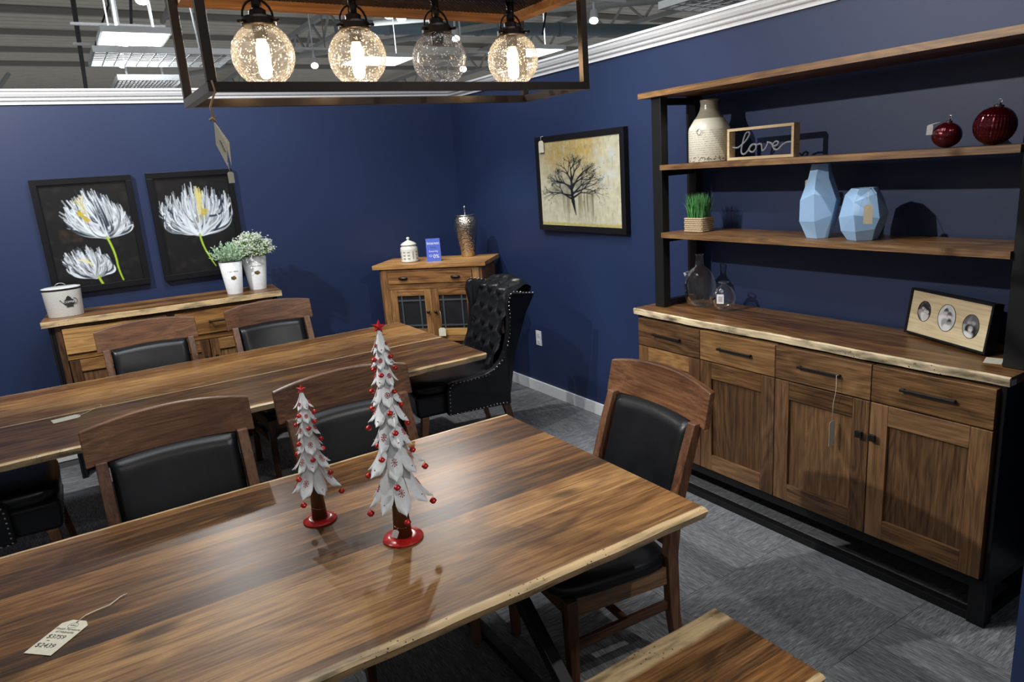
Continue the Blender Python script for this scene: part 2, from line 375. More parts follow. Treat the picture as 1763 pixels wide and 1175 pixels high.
struct(box('wall_right', XW, XW+.14, .727, YW, 0, 2.48, NAVY))
struct(box('wall_front', 2.0, XW+.14, .6, .727, 0, 2.48, NAVY))
crown('trim_1', -4, XW-.03, True); crown('trim_2', .727, YW-.03, False)
struct(box('baseboard_right', XW-.014, XW, .73, YW-.014, 0, .092, white_paint, None, .004))
struct(box('baseboard_back', -4, XW-.014, YW-.014, YW, 0, .092, white_paint, None, .004))
# ---- warehouse above the partition
deck = MB()
xs = 0; y = -6.0; prof = []
while y < 36:
    prof += [(y, 6.0), (y+.16, 6.0), (y+.17, 6.02), (y+.39, 6.02)]; y += .40
top = [(a, b+.02) for a, b in prof][::-1]
vs = [(-14, a, b) for a, b in prof]+[(34, a, b) for a, b in prof]; n = len(prof)
deck.add(vs, [(i, i+1, n+i+1, n+i) for i in range(n-1)])
ceil = struct(obj('ceiling', deck, CEIL, None, solid=.01))
for k, yy in enumerate([12.5, 15.0, 17.5, 20, 22.5, 25, 27.5]):
    box('joist', -12, 30, yy-.05, yy+.05, 5.86, 5.995, CEILD, ceil)
for xx in (6.5, 13.5):
    mb = MB(); mb.box(xx-.06, xx+.06, 6, 32, 5.72, 5.84); mb.box(xx-.06, xx+.06, 6, 32, 5.12, 5.22)
    yy = 6
    while yy < 31: mb.beam((xx, yy, 5.2), (xx, yy+.7, 5.74), .05, .05, (1,0,0)); mb.beam((xx, yy+.7, 5.74), (xx, yy+1.4, 5.2), .05, .05, (1,0,0)); yy += 1.4
    obj('truss', mb, CEILP, ceil)
far = struct(box('wall_far', -14, 34, 34, 34.2, 0, 6, plain('far_wall_paint', (.22,.22,.21), .8)))
farr = struct(box('wall_far_right', 30, 30.2, -6, 34, 0, 6, plain('far_side_wall_paint', (.26,.27,.27), .8)))
# truss on the left
tr = thing('ceiling_truss', 'pale grey diagonal steel truss above the far left end of the crown moulding', 'truss', (-1.1, 14.5, 4.0))
mb = MB(); mb.beam((-.9,-1,1.2), (.45,7.5,-.2), .16, .16); mb.beam((-.9,-1,1.75),(.2,7.5,1.6), .14, .14); obj('chord', mb, CEILP, tr)
for i in range(6):
    t = .2+i*.13; a = Vector((-.9,-1,1.2)).lerp(Vector((.45,7.5,-.2)), t)
    obj('web_bar', MB().beam(a, a+Vector((.55,.5,.75)), .07, .07), CEILP, tr)
du = thing('ceiling_duct', 'long blue grey round duct high behind the glass globes', 'duct', (0,0,0))
obj('duct_pipe', MB().tube([(5.4,14.6,4.75),(14,13.4,4.75)], .14, 16), DUCTM, du)
for x in (6.4, 8.4, 10.4): obj('duct_collar', MB().tube([(x,14.46-(x-6.4)*.14,4.75),(x+.08,14.45-(x-6.4)*.14,4.75)], .16, 16), DUCTM, du)
box('hanger_rod', 7.2, 7.22, 14.3, 14.32, 4.85, 6.0, CEILP, du); box('hanger_rod', 9.2, 9.22, 14.05, 14.07, 4.85, 6.0, CEILP, du)
for k, (p, q, r, lab) in enumerate([((5.2,12.2,4.35),(13,7.2,4.35),.05,'thin pale sprinkler pipe sloping behind the rightmost glass globes'),
                         ((3.4,20,4.6),(8.2,13,4.6),.06,'grey diagonal pipe behind the second and third glass globes'),
                         ((1.8,10.5,4.2),(2.6,17,5.2),.05,'dark conduit crossing behind the leftmost glass globe')]):
    pp = thing('ceiling_pipe', lab, 'pipe'); obj('pipe', MB().tube([p, q], r, 10), CEILP if k < 2 else CEILD, pp)
    m_ = Vector(p).lerp(Vector(q), .5); obj('hanger_rod', MB().beam(m_, (m_.x, m_.y, 6), .02, .02), CEILD, pp)
def cablething(pts, lab, r=.02):
    c = obj('ceiling_cable', MB().tube(pts, r, 6), CABLE); tag(c, lab, 'cable'); return c
cablething([(.70,11.0,6.0),(.80,12.8,4.6),(.98,17,3.9),(1.1,19,3.8)], 'thick black cable running down the ceiling left of the lit panel', .035)
cablething([(.93,9.5,6.0),(.98,10.2,4.9),(1.0,10.2,4.0),(.86,11.0,3.75),(.74,9.9,3.42)], 'thin black cable looping down to the left corner of the wide wire grid', .012)
cablething([(1.35,10.2,5.6),(1.45,11.6,4.6),(1.5,13,4.1)], 'thin dark cable behind the lit ceiling panel', .02)
cablething([(5.3,7.0,6.0),(5.25,7.2,3.6),(5.3,7.4,3.3)], 'black cable hanging right of the spotlight over the right wall', .012)
# lit panels
def led(x0, x1, y0, y1, z, lab, rods=True):
    t = thing('ceiling_light_panel', lab, 'ceiling light', ((x0+x1)/2, (y0+y1)/2, z)); a, b = (x1-x0)/2, (y1-y0)/2
    mb = MB(); mb.box(-a-.02, a+.02, -b-.02, -b, -.01, .05); mb.box(-a-.02, a+.02, b, b+.02, -.01, .05); mb.box(-a-.02, -a, -b, b, -.01, .05); mb.box(a, a+.02, -b, b, -.01, .05)
    obj('frame', mb, OUT, t); box('diffuser', -a, a*.52, -b, b, 0, .03, PANEL, t); box('diffuser', a*.55, a, -b, b, 0, .03, PANEL, t)
    for s in (-1, 1): obj('hanger_wire', MB().tube([(s*a*.7, 0, .05), (s*a*.7, 0, 5.99-z)], .008, 5), OUT, t)
led(.74, 1.36, 8.57, 9.30, 3.4, 'brightly lit rectangular ceiling panel above the left part of the back wall')
led(6.03, 6.66, 8.78, 9.45, 3.4, 'lit ceiling panel seen right of the rightmost glass globe')
led(4.6, 5.6, 11.5, 12.4, 3.7, 'lit ceiling panel half hidden behind the third glass globe')
def grid(x0, x1, y0, y1, z, nx, ny, lab, w=.012):
    t = thing('ceiling_wire_grid', lab, 'wire grid', ((x0+x1)/2, (y0+y1)/2, z)); a, b = (x1-x0)/2, (y1-y0)/2
    mb = MB(); mb.box(-a-.02, a+.02, -b-.02, -b, 0, .06); mb.box(-a-.02, a+.02, b, b+.02, 0, .06); mb.box(-a-.02, -a, -b, b, 0, .06); mb.box(a, a+.02, -b, b, 0, .06)
    obj('rim', mb, OUT, t); mb = MB()
    for i in range(1, nx): x = -a+2*a*i/nx; mb.box(x-w/2, x+w/2, -b, b, .01, .016)
    for j in range(1, ny): y = -b+2*b*j/ny; mb.box(-a, a, y-w/2, y+w/2, .01, .016)
    obj('wire_mesh', mb, OUT, t, kind='stuff')
    for sx in (-1, 1): obj('hanger_wire', MB().tube([(sx*a*.6, 0, .05), (sx*a*.45, .4, 5.99-z)], .012, 5), OUT, t)
grid(.64, 2.0, 8.6, 9.5, 3.2, 12, 9, 'wide white wire grid hanging under the lit panel above the back wall')
grid(.86, 1.5, 9.1, 10.1, 3.0, 16, 9, 'small white wire grid just above the crown moulding left of the lamp frame')
grid(4.66, 6.1, 3.0, 4.75, 3.0, 12, 14, 'white square wire grid above the crown moulding of the right wall', .02)
def tracklight(p, aim, lab, arm=.18, up=2.0):
    t = thing('track_spotlight', lab, 'spotlight', p, 0, 'track spotlights under the warehouse ceiling')
    d = (Vector(aim)-Vector(p)).normalized(); d = (d+Vector((0,0,-.55))).normalized(); e = Vector((0,0,0))
    obj('lamp_can', MB().tube([e-d*.16, e-d*.14, e-d*.02, e], [.035,.048,.052,.058], 14), WHITE_PL, t)
    obj('lens', MB().tube([e+d*.001, e+d*.006], .052, 14), LENS, t)
    obj('yoke', MB().tube([e-d*.08, e-d*.08+Vector((0,0,.22))], .014, 6), WHITE_PL, t)
    obj('track', MB().box(-.5, .5, -.02, .02, .22, .25).box(-.008,.008,-.008,.008,.25,min(up, 5.98-p[2])), WHITE_PL, t)
# near fixtures of the lamps that light the booth
for p, a, lab in [((.98,7.3,3.42),(.6,5.5,1.4),'white track spotlight at the top edge above the lit ceiling panel'),
    ((1.05,10.0,3.5),(.2,6,1.2),'white track spotlight in front of the wide wire grid, upper of two'),
    ((1.08,10.8,3.42),(.2,6,1.2),'white track spotlight just below the wide wire grid, lower of two'),
    ((3.64,10.9,3.45),(2,6,1),'glowing spotlight between the first and second glass globes'),
    ((3.2,7.1,3.36),(2,5,1),'white spotlight between the second and third globes, left one'),
    ((3.5,7.45,3.42),(2.2,4,1),'white spotlight between the second and third globes, right one'),
    ((5.85,7.1,3.42),(3.4,4.6,1),'white spotlight above the right wall, right of the lamp frame'),
    ((4.78,8.6,3.45),(3,5,1),'lit spotlight glimpsed between the third and fourth globes'),
    ((5.3,9.4,3.2),(3,5,1),'lit spotlight low beside the fourth glass globe')]:
    tracklight(p, a, lab)
# wall outlet
t = thing('wall_outlet', 'white double electrical outlet on the navy right wall', 'outlet', (XW, 4.535, .455))
box('cover_plate', -.006, 0, -.037, .037, -.06, .06, WHITE_PL, t, .002)
for s in (-1, 1):
    so = box('socket', -.0085, -.005, -.017, .017, s*.028-.015, s*.028+.015, WHITE_PL, t, .003)
    for q in (-1, 1): box('slot', -.0092, -.008, q*.007-.0015, q*.007+.0015, s*.028-.004, s*.028+.007, INK, so)

# ================================================================== LIVE EDGE SLABS
def set_sap(o, vals):
    at = o.data.attributes.new('sap', 'FLOAT', 'POINT'); at.data.foreach_set('value', vals)
def live_edge(name, parent, x0, x1, yin, yout, z0, z1, mat, seed, axis='x', amp=.007, sapw=.03, bot=.012, step=.02, cham=.008):
    """strip from yin to a wavy outer edge at yout; grain along axis"""
    r = random.Random(seed); s = 1 if yout > yin else -1
    ph = [(r.uniform(.7, 1.6), r.uniform(0, 6), amp*.6), (r.uniform(2.5, 4.5), r.uniform(0, 6), amp*.35), (r.uniform(8, 13), r.uniform(0, 6), amp*.15)]
    def wv(x, k=0): return sum(a*math.sin(fq*x*2*PI/1.2+p+k) for fq, p, a in ph)
    n = max(2, int((x1-x0)/step)); vs = []; sap = []; prof_n = 8
    for i in range(n+1):
        x = x0+(x1-x0)*i/n; w = wv(x); w2 = wv(x, 1.7); ye = yout+s*w
        pts = [(yin, z0, 0), (yin, z1, 0), (ye-s*(sapw*1.7), z1, 0.0), (ye-s*(sapw*.55), z1, .85), (ye-s*cham, z1-.0005, 1.2), (ye, z1-cham*.7, 1.3),
               (ye-s*(bot*.35+w2*.25), (z0+z1)/2, 1.3), (ye-s*(bot+w2*.4), z0, 1.3)]
        for y, z, a in pts:
            vs.append((x, y, z) if axis == 'x' else (y, x, z)); sap.append(a)
    fs = []
    for i in range(n):
        for k in range(prof_n):
            k2 = (k+1) % prof_n; a = i*prof_n; b = a+prof_n
            fs.append((a+k, a+k2, b+k2, b+k))
    fs += [tuple(range(prof_n)), tuple(n*prof_n+k for k in range(prof_n-1, -1, -1))]
    mb = MB(); mb.add(vs, fs); o = obj(name, mb, mat, parent); set_sap(o, sap); return o
def split_widths(total, n, seed, v=.35):
    r = random.Random(seed); w = [1+r.uniform(-v, v) for _ in range(n)]; s = sum(w); return [a*total/s for a in w]
def slab_table(lab, x0, x1, y0, y1, ztop, th, n, seed, cat='table', name='dining_table', ew=.06, sw=.03, amp=.006, far_sw=.02, stripe=None):
    t = thing(name, lab, cat, ((x0+x1)/2, (y0+y1)/2, 0)); a, b = (x1-x0)/2, (y1-y0)/2; z0 = ztop-th
    live_edge('live_edge', t, -a, a, -b+ew, -b, z0, ztop, wal_xs, seed, sapw=sw, amp=amp, bot=.016, cham=.009)
    live_edge('live_edge', t, -a, a, b-ew, b, z0, ztop, wal_xs, seed+1, sapw=far_sw, amp=amp)
    y = -b+ew
    spans = [(2*b-2*ew, n)] if stripe is None else [(stripe+b-ew, n//2), (b-ew-stripe-.016, n-n//2)]
    for i, (tot, m) in enumerate(spans):
        for w in split_widths(tot, m, seed+2+i):
            box('plank', -a, a, y, y+w, z0, ztop, wal_x, t); y += w
        if i == 0 and stripe is not None:
            box('plank', -a, a, y, y+.016, z0, ztop, pale_sap, t, label='narrow pale sapwood strip'); y += .016
    return t, a, b, z0
t1, a, b, z0 = slab_table('large live-edge walnut dining table in the foreground, two tin trees on it', -.98, 1.471, 1.344, 2.487, .76, .036, 12, 21, sw=.026, amp=.0035)
def xleg(parent, x, hw, z0, sec=.07):
    f = obj('trestle_leg', MB().box(x-sec/2, x+sec/2, -hw*.95, hw*.95, z0-.012, z0-.0005), black_metal, parent, .002)
    for s in (-1, 1): obj('diagonal_bar', MB().beam((x+s*.001, -s*hw*.85, z0-.01), (x+s*.001, s*hw*.85, .0), sec, sec, (1,0,0)), black_metal, f, .003)
    box('foot_bar', x-sec/2, x+sec/2, -hw*.95, hw*.95, .0, .03, black_metal, f, .003)
xleg(t1, .872, .52, z0, .045); xleg(t1, -.75, .52, z0, .06)
t2, a, b, z0 = slab_table('second live-edge walnut dining table standing behind the foreground one', -.62, 1.94, 3.425, 4.685, .76, .036, 11, 55, sw=.016, amp=.008, far_sw=.008, stripe=-.05)
xleg(t2, .75, .45, z0); xleg(t2, -.36, .45, z0)
bench, a, b, z0 = slab_table('live-edge walnut bench with a wide pale edge, bottom right corner', -.25, 1.447, .925, 1.300, .46, .046, 2, 91, 'bench', 'bench', ew=.130, sw=.018, amp=.003, far_sw=.070)
for x in (.62, -.62):
    for s in (-1, 1): box('leg', x-.025, x+.025, s*.13-.025, s*.13+.025, 0, z0, black_metal, bench, .003)
    box('stretcher', x-.02, x+.02, -.105, .105, .03, .06, black_metal, bench, .003)
box('under_rail', -.595, .595, -.02, .02, z0-.045, z0-.0005, black_metal, bench, .003)

# ================================================================== SIDE CHAIRS
apron_w = wood('pale_walnut_y', (.10,.05,.024), (.24,.135,.068), (.42,.26,.14), 'y', .36, var=.1)
def make_chair(lab):
    t = thing('dining_chair', lab, 'chair')
    def zc(y0, z0_, y1, z1_, z): return y0+(y1-y0)*(z-z0_)/(z1_-z0_)
    for s in (-1, 1):
        mb = MB(); w = .019
        st = [(0,-.240,.019),(.22,-.212,.021),(.44,-.205,.023),(.60,-.228,.022),(.80,-.290,.020),(.90,-.325,.018)]
        sec = [[(s*.235-w, y-d, z), (s*.235+w, y-d, z), (s*.235+w, y+d, z), (s*.235-w, y+d, z)] for z, y, d in st]
        vs = [p for q in sec for p in q]; fs = [(3,2,1,0), tuple(len(vs)-4+i for i in range(4))]
        for i in range(len(sec)-1):
            for k in range(4): fs.append((i*4+k, i*4+(k+1) % 4, i*4+4+(k+1) % 4, i*4+4+k))
        mb.add(vs, fs); obj('rear_leg', mb, ch_z, t, .003)
        x = s*.215; mb = MB(); mb.hexa([(x-.015,.185,0),(x+.015,.185,0),(x+.015,.215,0),(x-.015,.215,0)], [(x-.022,.178,.398),(x+.022,.178,.398),(x+.022,.222,.398),(x-.022,.222,.398)])
        obj('front_leg', mb, ch_z, t, .003)
        obj('side_apron', MB().hexa([(s*.232-.010,-.185,.330),(s*.232+.010,-.185,.330),(s*.215+.010,.180,.330),(s*.215-.010,.180,.330)],
                                    [(s*.232-.010,-.185,.398),(s*.232+.010,-.185,.398),(s*.215+.010,.180,.398),(s*.215-.010,.180,.398)]), apron_w, t, .002, label='paler side apron')
        obj('side_stretcher', MB().beam((s*.232,-.208,.245), (s*.217,.190,.222), .018, .034), ch_y, t, .002)
    box('front_apron', -.193, .193, .190, .210, .330, .398, ch_x, t, .002); box('rear_apron', -.213, .213, -.202, -.184, .330, .398, ch_x, t, .002)
    box('cross_stretcher', -.212, .212, -.03, -.01, .225, .25, ch_x, t, .002)
    # cushion: domed, with soft sides
    mb = MB(); mb.smooth = True
    def cush(u, v):
        # u around, v from bottom rim to centre top
        th = 2*PI*u; c, s_ = math.cos(th), math.sin(th); p = 5
        k = (abs(c)**p+abs(s_)**p)**(-1/p); x, y = c*k*.248, s_*k*.235
        wy = 1-.05*(y/.225)
        prof = [(.97,0),(1.0,.010),(1.0,.024),(.985,.034),(.94,.043),(.80,.050),(.5,.055),(.2,.057),(0,.057)]
        i = v*(len(prof)-1); a0 = prof[int(min(i, len(prof)-1))]; return (x*a0[0]*wy, y*a0[0]+.012, .3985+a0[1]*1.15)
    mb.grid(cush, 48, 8); obj('seat', mb, LEA, t, weld=True)
    # crest rail, curved in plan and arched
    nseg = 18; vs = []; 
    for i in range(nseg+1):
        u = -1+2*i/nseg; x = u*.282; yb = -.333-.030*(1-u*u); topz = 1.010+.028*(1-u*u); botz = .885+.010*(1-u*u)
        lean = .030
        for (dy, z) in ((-.013, botz), (.013, botz), (.013-lean, topz), (-.011-lean, topz)): vs.append((x, yb+dy, z))
    fs = [(0,1,2,3), tuple(nseg*4+k for k in (3,2,1,0))]
    for i in range(nseg):
        for k in range(4): fs.append((i*4+k, i*4+(k+1) % 4, i*4+4+(k+1) % 4, i*4+4+k))
    mb = MB(); mb.add(vs, fs); obj('crest_rail', mb, ch_x, t, .004)
    # back pad (leather, front) and back panel (wood)
    def pad(off, bul):
        def f(u, v):
            x = (-1+2*u)*.212; z = .500+v*(.888+.010*(1-(2*u-1)**2)-.500); y = -.212-(z-.5)*.30-.024*(1-(2*u-1)**2)*max(0, (z-.5)/.4)
            e = min(u, 1-u)*16; e2 = min(v, 1-v)*16; k = min(1, e)**.5*min(1, e2)**.5
            return (x, y+off+bul*k, z)
        return f
    mb = MB(); mb.smooth = True; mb.grid(pad(.004, .022), 20, 20); mb.grid(pad(-.012, -.004), 20, 20, flip=True)
    mb.smooth = False
    mb.grid(lambda u, v: Vector(pad(-.012, -.004)(u, 0)).lerp(Vector(pad(.004, .022)(u, 0)), v), 20, 1); mb.grid(lambda u, v: Vector(pad(-.012, -.004)(u, 1)).lerp(Vector(pad(.004, .022)(u, 1)), v), 20, 1)
    for e in (0, 1): mb.grid(lambda u, v: Vector(pad(-.012, -.004)(e, u)).lerp(Vector(pad(.004, .022)(e, u)), v), 20, 1)
    obj('back_cushion', mb, LEA, t, weld=True)
    box('lower_back_rail', -.213, .213, -.222, -.200, .462, .500, ch_x, t, .002)
    return t
GC = 'walnut and black leather dining chairs around the tables'
c0 = make_chair('walnut chair with black leather at the right end of the foreground table')
c0.location = (1.400, 1.875, 0); c0.rotation_euler = (0, 0, math.radians(90-5)); c0['group'] = GC
for x, y, rz, lab in [(.207, 2.393, 180, 'walnut chair with black leather behind the foreground table, left of the small tin tree'),
                      (.857, 2.363, 180, 'walnut chair behind the foreground table, seen between and behind the two tin trees'),
                      (.338, 4.46, 180, 'walnut chair behind the far table, in front of the buffet with the coffee tin'),
                      (1.080, 4.47, 180, 'walnut chair behind the far table, below the white flower pots')]:
    c = copy_tree(c0); c.location = (x, y, 0); c.rotation_euler = (0, 0, math.radians(rz)); c['label'] = lab; c['group'] = GC

# ================================================================== WING CHAIRS
def make_wing(lab):
    t = thing('wing_chair', lab, 'armchair'); wx = .333
    prof = [(0.,.295),(.0,.36),(-.05,.63),(-.14,.88),(-.210,1.005),(-.03,1.035),(-.005,1.025),(.012,.97),(.0,.87),(.01,.77),(.035,.66),(.065,.60),(.11,.555),(.17,.530),(.28,.514),(.385,.508),(.412,.497),(.428,.468),(.434,.295)]
    def flare(y, z):
        yr = np.interp(z, [.36,.63,.88,1.005], [0,-.05,-.14,-.21]); k = min(1, max(0, (z-.5)/.2)); return k*(.012+.30*max(0, y-yr-.02))
    for s in (-1, 1):
        mb = MB(); n = len(prof); vs = []
        for q in (0, 1):
            for (y, z) in prof:
                fl = .045*max(0, (y+.02)/.5) * (1 if z > .4 else .6)   # arms toe out slightly toward the back of wing
                x = wx - (.0 if q == 0 else .052); x += flare(y, z)
                vs.append((s*x, y, z))
        mb.add(vs, [tuple(range(n-1,-1,-1)), tuple(range(n, 2*n))]+[(i,(i+1)%n,n+(i+1)%n,n+i) for i in range(n)])
        obj('wing_panel', mb, LEA, t, .012, seg=3)
        # nailheads along the front profile and the lower edge
        pth = [Vector((0, y, z)) for y, z in prof[4:]]+[Vector((0, 0, .295))]
        mb = MB(); dist = 0; nxt = 0
        for i in range(len(pth)-1):
            a0, b0 = pth[i], pth[i+1]; L0 = (b0-a0).length; 
            while nxt <= dist+L0:
                p = a0.lerp(b0, (nxt-dist)/L0); c = Vector((0, .14, .6)); dd = Vector((0, -.1, .5))
                # inset toward inside of panel
                tdir = (b0-a0).normalized(); nrm = Vector((0, -tdir.z, tdir.y)); 
                inner = p + nrm*(-.014)
                mid = Vector((0, .1, .40)) if p.z < .54 else Vector((0, -.09, p.z))
                inner = p + (mid-p).normalized()*.016
                x = wx+flare(inner.y, inner.z)
                mb.lathe([(.0062,0),(.0055,.0022),(.003,.0038),(0,.0043)], 6, (0,0,0))
                k = len(mb.v)-24
                for j in range(k, len(mb.v)):
                    vx, vy, vz = mb.v[j]; mb.v[j] = (s*(x+vz), inner.y+vx, inner.z+vy)
                nxt += .026
            dist += L0
        obj('nailhead_trim', mb, NAIL, t, smooth=True, kind='stuff')
        lg = MB(); x = s*.265; lg.hexa([(x-.014+s*.03,.60,0),(x+.014+s*.03,.60,0),(x+.014+s*.03,.628,0),(x-.014+s*.03,.628,0)], [(x-.024,.545,.30),(x+.024,.545,.30),(x+.024,.593,.30),(x-.024,.593,.30)])
        obj('front_leg', lg, ch_z, t, .003)
        lg = MB(); x = s*.275; lg.hexa([(x-.014,-.065,0),(x+.014,-.065,0),(x+.014,-.035,0),(x-.014,-.035,0)], [(x-.024,.0,.30),(x+.024,.0,.30),(x+.024,.05,.30),(x-.024,.05,.30)])
        obj('rear_leg', lg, ch_z, t, .003)
    # seat base and cushion
    mb = MB(); mb.hexa([(-.262,.03,.295),(.262,.03,.295),(.285,.615,.295),(-.285,.615,.295)], [(-.262,.03,.43),(.262,.03,.43),(.290,.625,.44),(-.290,.625,.44)])
    obj('seat_base', mb, LEA, t, .02, seg=3)
    mb = MB(); mb.smooth = True
    def sc(u, v):
        th = 2*PI*u; c, s_ = math.cos(th), math.sin(th); p = 6
        k = (abs(c)**p+abs(s_)**p)**(-1/p); x, y = c*k, s_*k
        pr = [(.96,0),(1,.014),(1,.045),(.98,.06),(.92,.072),(.75,.080),(.4,.084),(0,.085)]; a0 = pr[int(v*(len(pr)-1)+.001)]
        xx = x*a0[0]; yy = y*a0[0]; return (xx*(.275+.012*yy), .325+yy*.305, .432+a0[1])
    mb.grid(sc, 48, 7); obj('seat', mb, LEA, t, weld=True)
    mb = MB()
    for i in range(22):
        x = -.27+i*.54/21; mb.lathe([(.0062,0),(.0055,.0022),(.003,.0038),(0,.0043)], 6, (0,0,0)); k = len(mb.v)-24
        for j in range(k, len(mb.v)): vx, vy, vz = mb.v[j]; mb.v[j] = (x+vx, .6165+vz, .310+vy)
    obj('seat_nailhead_trim', mb, NAIL, t, smooth=True, kind='stuff')
    # tufted inner back (diamond tufting), outer back
    btn = []
    for r_ in range(6):
        for c_ in range(4 if r_ % 2 == 0 else 3):
            btn.append((-.24+c_*.16+(0 if r_ % 2 == 0 else .08), .50+r_*.108))
    def back(u, v):
        x = (-1+2*u)*.279; top = 1.035+.030*math.cos((2*u-1)*PI/2); z = .42+v*(top-.42)
        y = .095-(z-.42)*.33; 
        if z > .46:
            d = min(math.hypot(x-bx, (z-bz)*1.0) for bx, bz in btn); y += .050*min(1, (d/.080))**.8
            # folds along diagonals
            a1 = (((x+.24)/.16)+((z-.50)/.216)) % 1; a2 = (((x+.24)/.16)-((z-.50)/.216)) % 1
            fo = min(abs(a1-.0), abs(a1-1), abs(a2), abs(a2-1)); y -= .016*max(0, 1-fo/.16)
        e = min(u, 1-u)*10; y -= .0*max(0, 1-e); 
        if v > .93: y -= (v-.93)/.07*.075
        return (x, y, z)
    mb = MB(); mb.smooth = True; mb.grid(back, 66, 84); obj('tufted_back', mb, LEA, t, weld=False)
    mb = MB(); mb.smooth = True
    for bx, bz in btn: 
        by = .100-(bz-.42)*.33; mb.lathe([(.010,0),(.008,.004),(0,.006)], 10, (0,0,0)); k = len(mb.v)-30
        for j in range(k, len(mb.v)): vx, vy, vz = mb.v[j]; mb.v[j] = (bx+vx, by+vz, bz+vy)
    obj('tuft_buttons', mb, LEA, t, kind='stuff')
    def ob(u, v):
        x = (-1+2*u)*.283; top = 1.033+.030*math.cos((2*u-1)*PI/2); z = .295+v*(top-.295)
        yy = np.interp(z, [.295,.36,.63,.88,1.005,1.09], [0,0,-.05,-.14,-.210,-.235]); return (x, yy+.004, z)
    mb = MB(); mb.smooth = True; mb.grid(ob, 12, 24, flip=True)
    def cap(u, v):
        p = Vector(ob(u, 1)); q = Vector(back(u, 1)); m = p.lerp(q, v); m.z += .02*math.sin(v*PI); return m
    mb.grid(cap, 24, 6); obj('outer_back', mb, LEA, t)
    return t
w0 = make_wing('black tufted leather wing chair with nailhead trim at the right end of the far table')
w0.location = (2.325, 4.068, 0); w0.rotation_euler = (0, 0, math.radians(90-9.5)); w0['group'] = 'black leather wing chairs'
w1 = copy_tree(w0); w1.location = (-.855, 4.02, 0); w1.rotation_euler = (0, 0, math.radians(-90))
w1['label'] = 'black leather wing chair at the left picture edge, only its seat and arm showing'

# ================================================================== HUTCH (right wall)
HX = 2.61
hu = thing('buffet_hutch', 'tall walnut sideboard with black frame and open shelves against the right wall', 'hutch', (0,0,0))
xb = 3.02
box('side_panel', HX+.004, xb, 1.055, 1.072, .19, .948, blackwood, hu, .002); box('side_panel', HX+.004, xb, 2.872, 2.889, .19, .948, blackwood, hu, .002)
box('back_panel', xb-.012, xb, 1.0725, 2.8715, .19, .948, blackwood, hu); box('bottom_panel', HX+.02, xb-.0125, 1.0725, 2.8715, .19, .208, blackwood, hu)
box('carcass_filler', HX+.020, HX+.030, 1.0725, 2.8715, .2085, .948, blackwood, hu)
# base frame
for y in (1.055, 2.829):
    for x in (HX+.002, xb-.06): box('leg', x, x+.058, y, y+.06, 0, .1895, black_metal, hu, .002)
    box('base_rail', HX+.0605, xb-.0605, y+.015, y+.045, .0, .03, black_metal, hu, .002); box('base_rail', HX+.0605, xb-.0605, y+.005, y+.055, .145, .1895, black_metal, hu, .002)
for x in (HX+.012, xb-.05):
    box('base_rail', x, x+.04, 1.1155, 2.8285, 0, .035, black_metal, hu, .002); box('base_rail', x, x+.04, 1.1155, 2.8285, .145, .1895, black_metal, hu, .002)
ys = [1.075, 1.5215, 1.972, 2.420, 2.869]
def handle(parent, y, z, L_=.20):
    mb = MB(); mb.box(HX-.037, HX-.027, y-L_/2, y+L_/2, z-.005, z+.005)
    for s in (-1, 1): mb.box(HX-.030, HX-.0185, y+s*(L_/2-.008)-.006, y+s*(L_/2-.008)+.006, z-.006, z+.006)
    return obj('handle', mb, black_metal, parent, .001, label='black bar handle')
drawers = []
for i in range(4):
    y0, y1 = ys[i]+.002, ys[i+1]-.002
    d = box('drawer', HX-.018, HX+.018, y0, y1, .786, .934, door_y, hu, .0015); drawers.append(d); handle(d, (y0+y1)/2+.003, .861)
    d = obj('door', MB().box(HX-.006, HX+.010, y0+.071, y1-.071, .285, .698), door_z, hu)
    for q in (0, 1): box('stile', HX-.018, HX+.018, y0 if q == 0 else y1-.072, y0+.072 if q == 0 else y1, .203, .780, door_z, d, .0015)
    box('rail', HX-.018, HX+.018, y0+.0725, y1-.0725, .203, .286, door_y, d, .0015); box('rail', HX-.018, HX+.018, y0+.0725, y1-.0725, .697, .780, door_y, d, .0015)
    ky = {0: y1-.022, 1: y0+.030, 2: y1-.022, 3: y0+.030}[i]
    kb = MB(); kb.box(HX-.030, HX-.0185, ky-.006, ky+.006, .632, .644); kb.box(HX-.042, HX-.030, ky-.014, ky+.014, .624, .652)
    obj('knob', kb, black_metal, d, .001, label='square black knob')
# counter slab
live_edge('live_edge', hu, 1.045, 2.918, HX+.07, HX-.012, .948, .981, wal_ys, 5, 'y', amp=.007, sapw=.012, bot=.004, cham=.006)
x = HX+.07
for w in split_widths(xb-.0-x, 4, 8): box('plank', x, x+w, 1.045, 2.918, .948, .981, wal_y, hu); x += w
# upper frame
PX0, PX1, QX0, QX1 = 2.715, 2.765, 2.970, 3.020
for (a0, b0) in ((PX0, PX1), (QX0, QX1)):
    for (c0_, d0_) in ((1.050, 1.120), (2.790, 2.858)): box('post', a0, b0, c0_, d0_, .982, 2.085, black_metal, hu, .002)
for y0_ in (1.065, 2.805):
    for z in (.982, 1.335, 1.685, 2.045): box('shelf_bracket', PX1+.0005, QX0-.0005, y0_, y0_+.035, z, z+.034, black_metal, hu, .002)
def shelf(name, z, x0, x1, y0, y1, th=.026):
    for k, w in enumerate(split_widths(x1-x0, 3, int(z*100))):
        box('plank' if k else 'shelf_front_plank', x0, x0+w, y0, y1, z-th, z, wal_y if k else door_y, hu); x0 += w
shelf('shelf', 1.744, 2.700, 3.0, 1.122, 2.788); shelf('shelf', 1.392, 2.700, 3.0, 1.122, 2.788)
shelf('top', 2.114, 2.685, 3.03, 1.03, 2.925, .028)

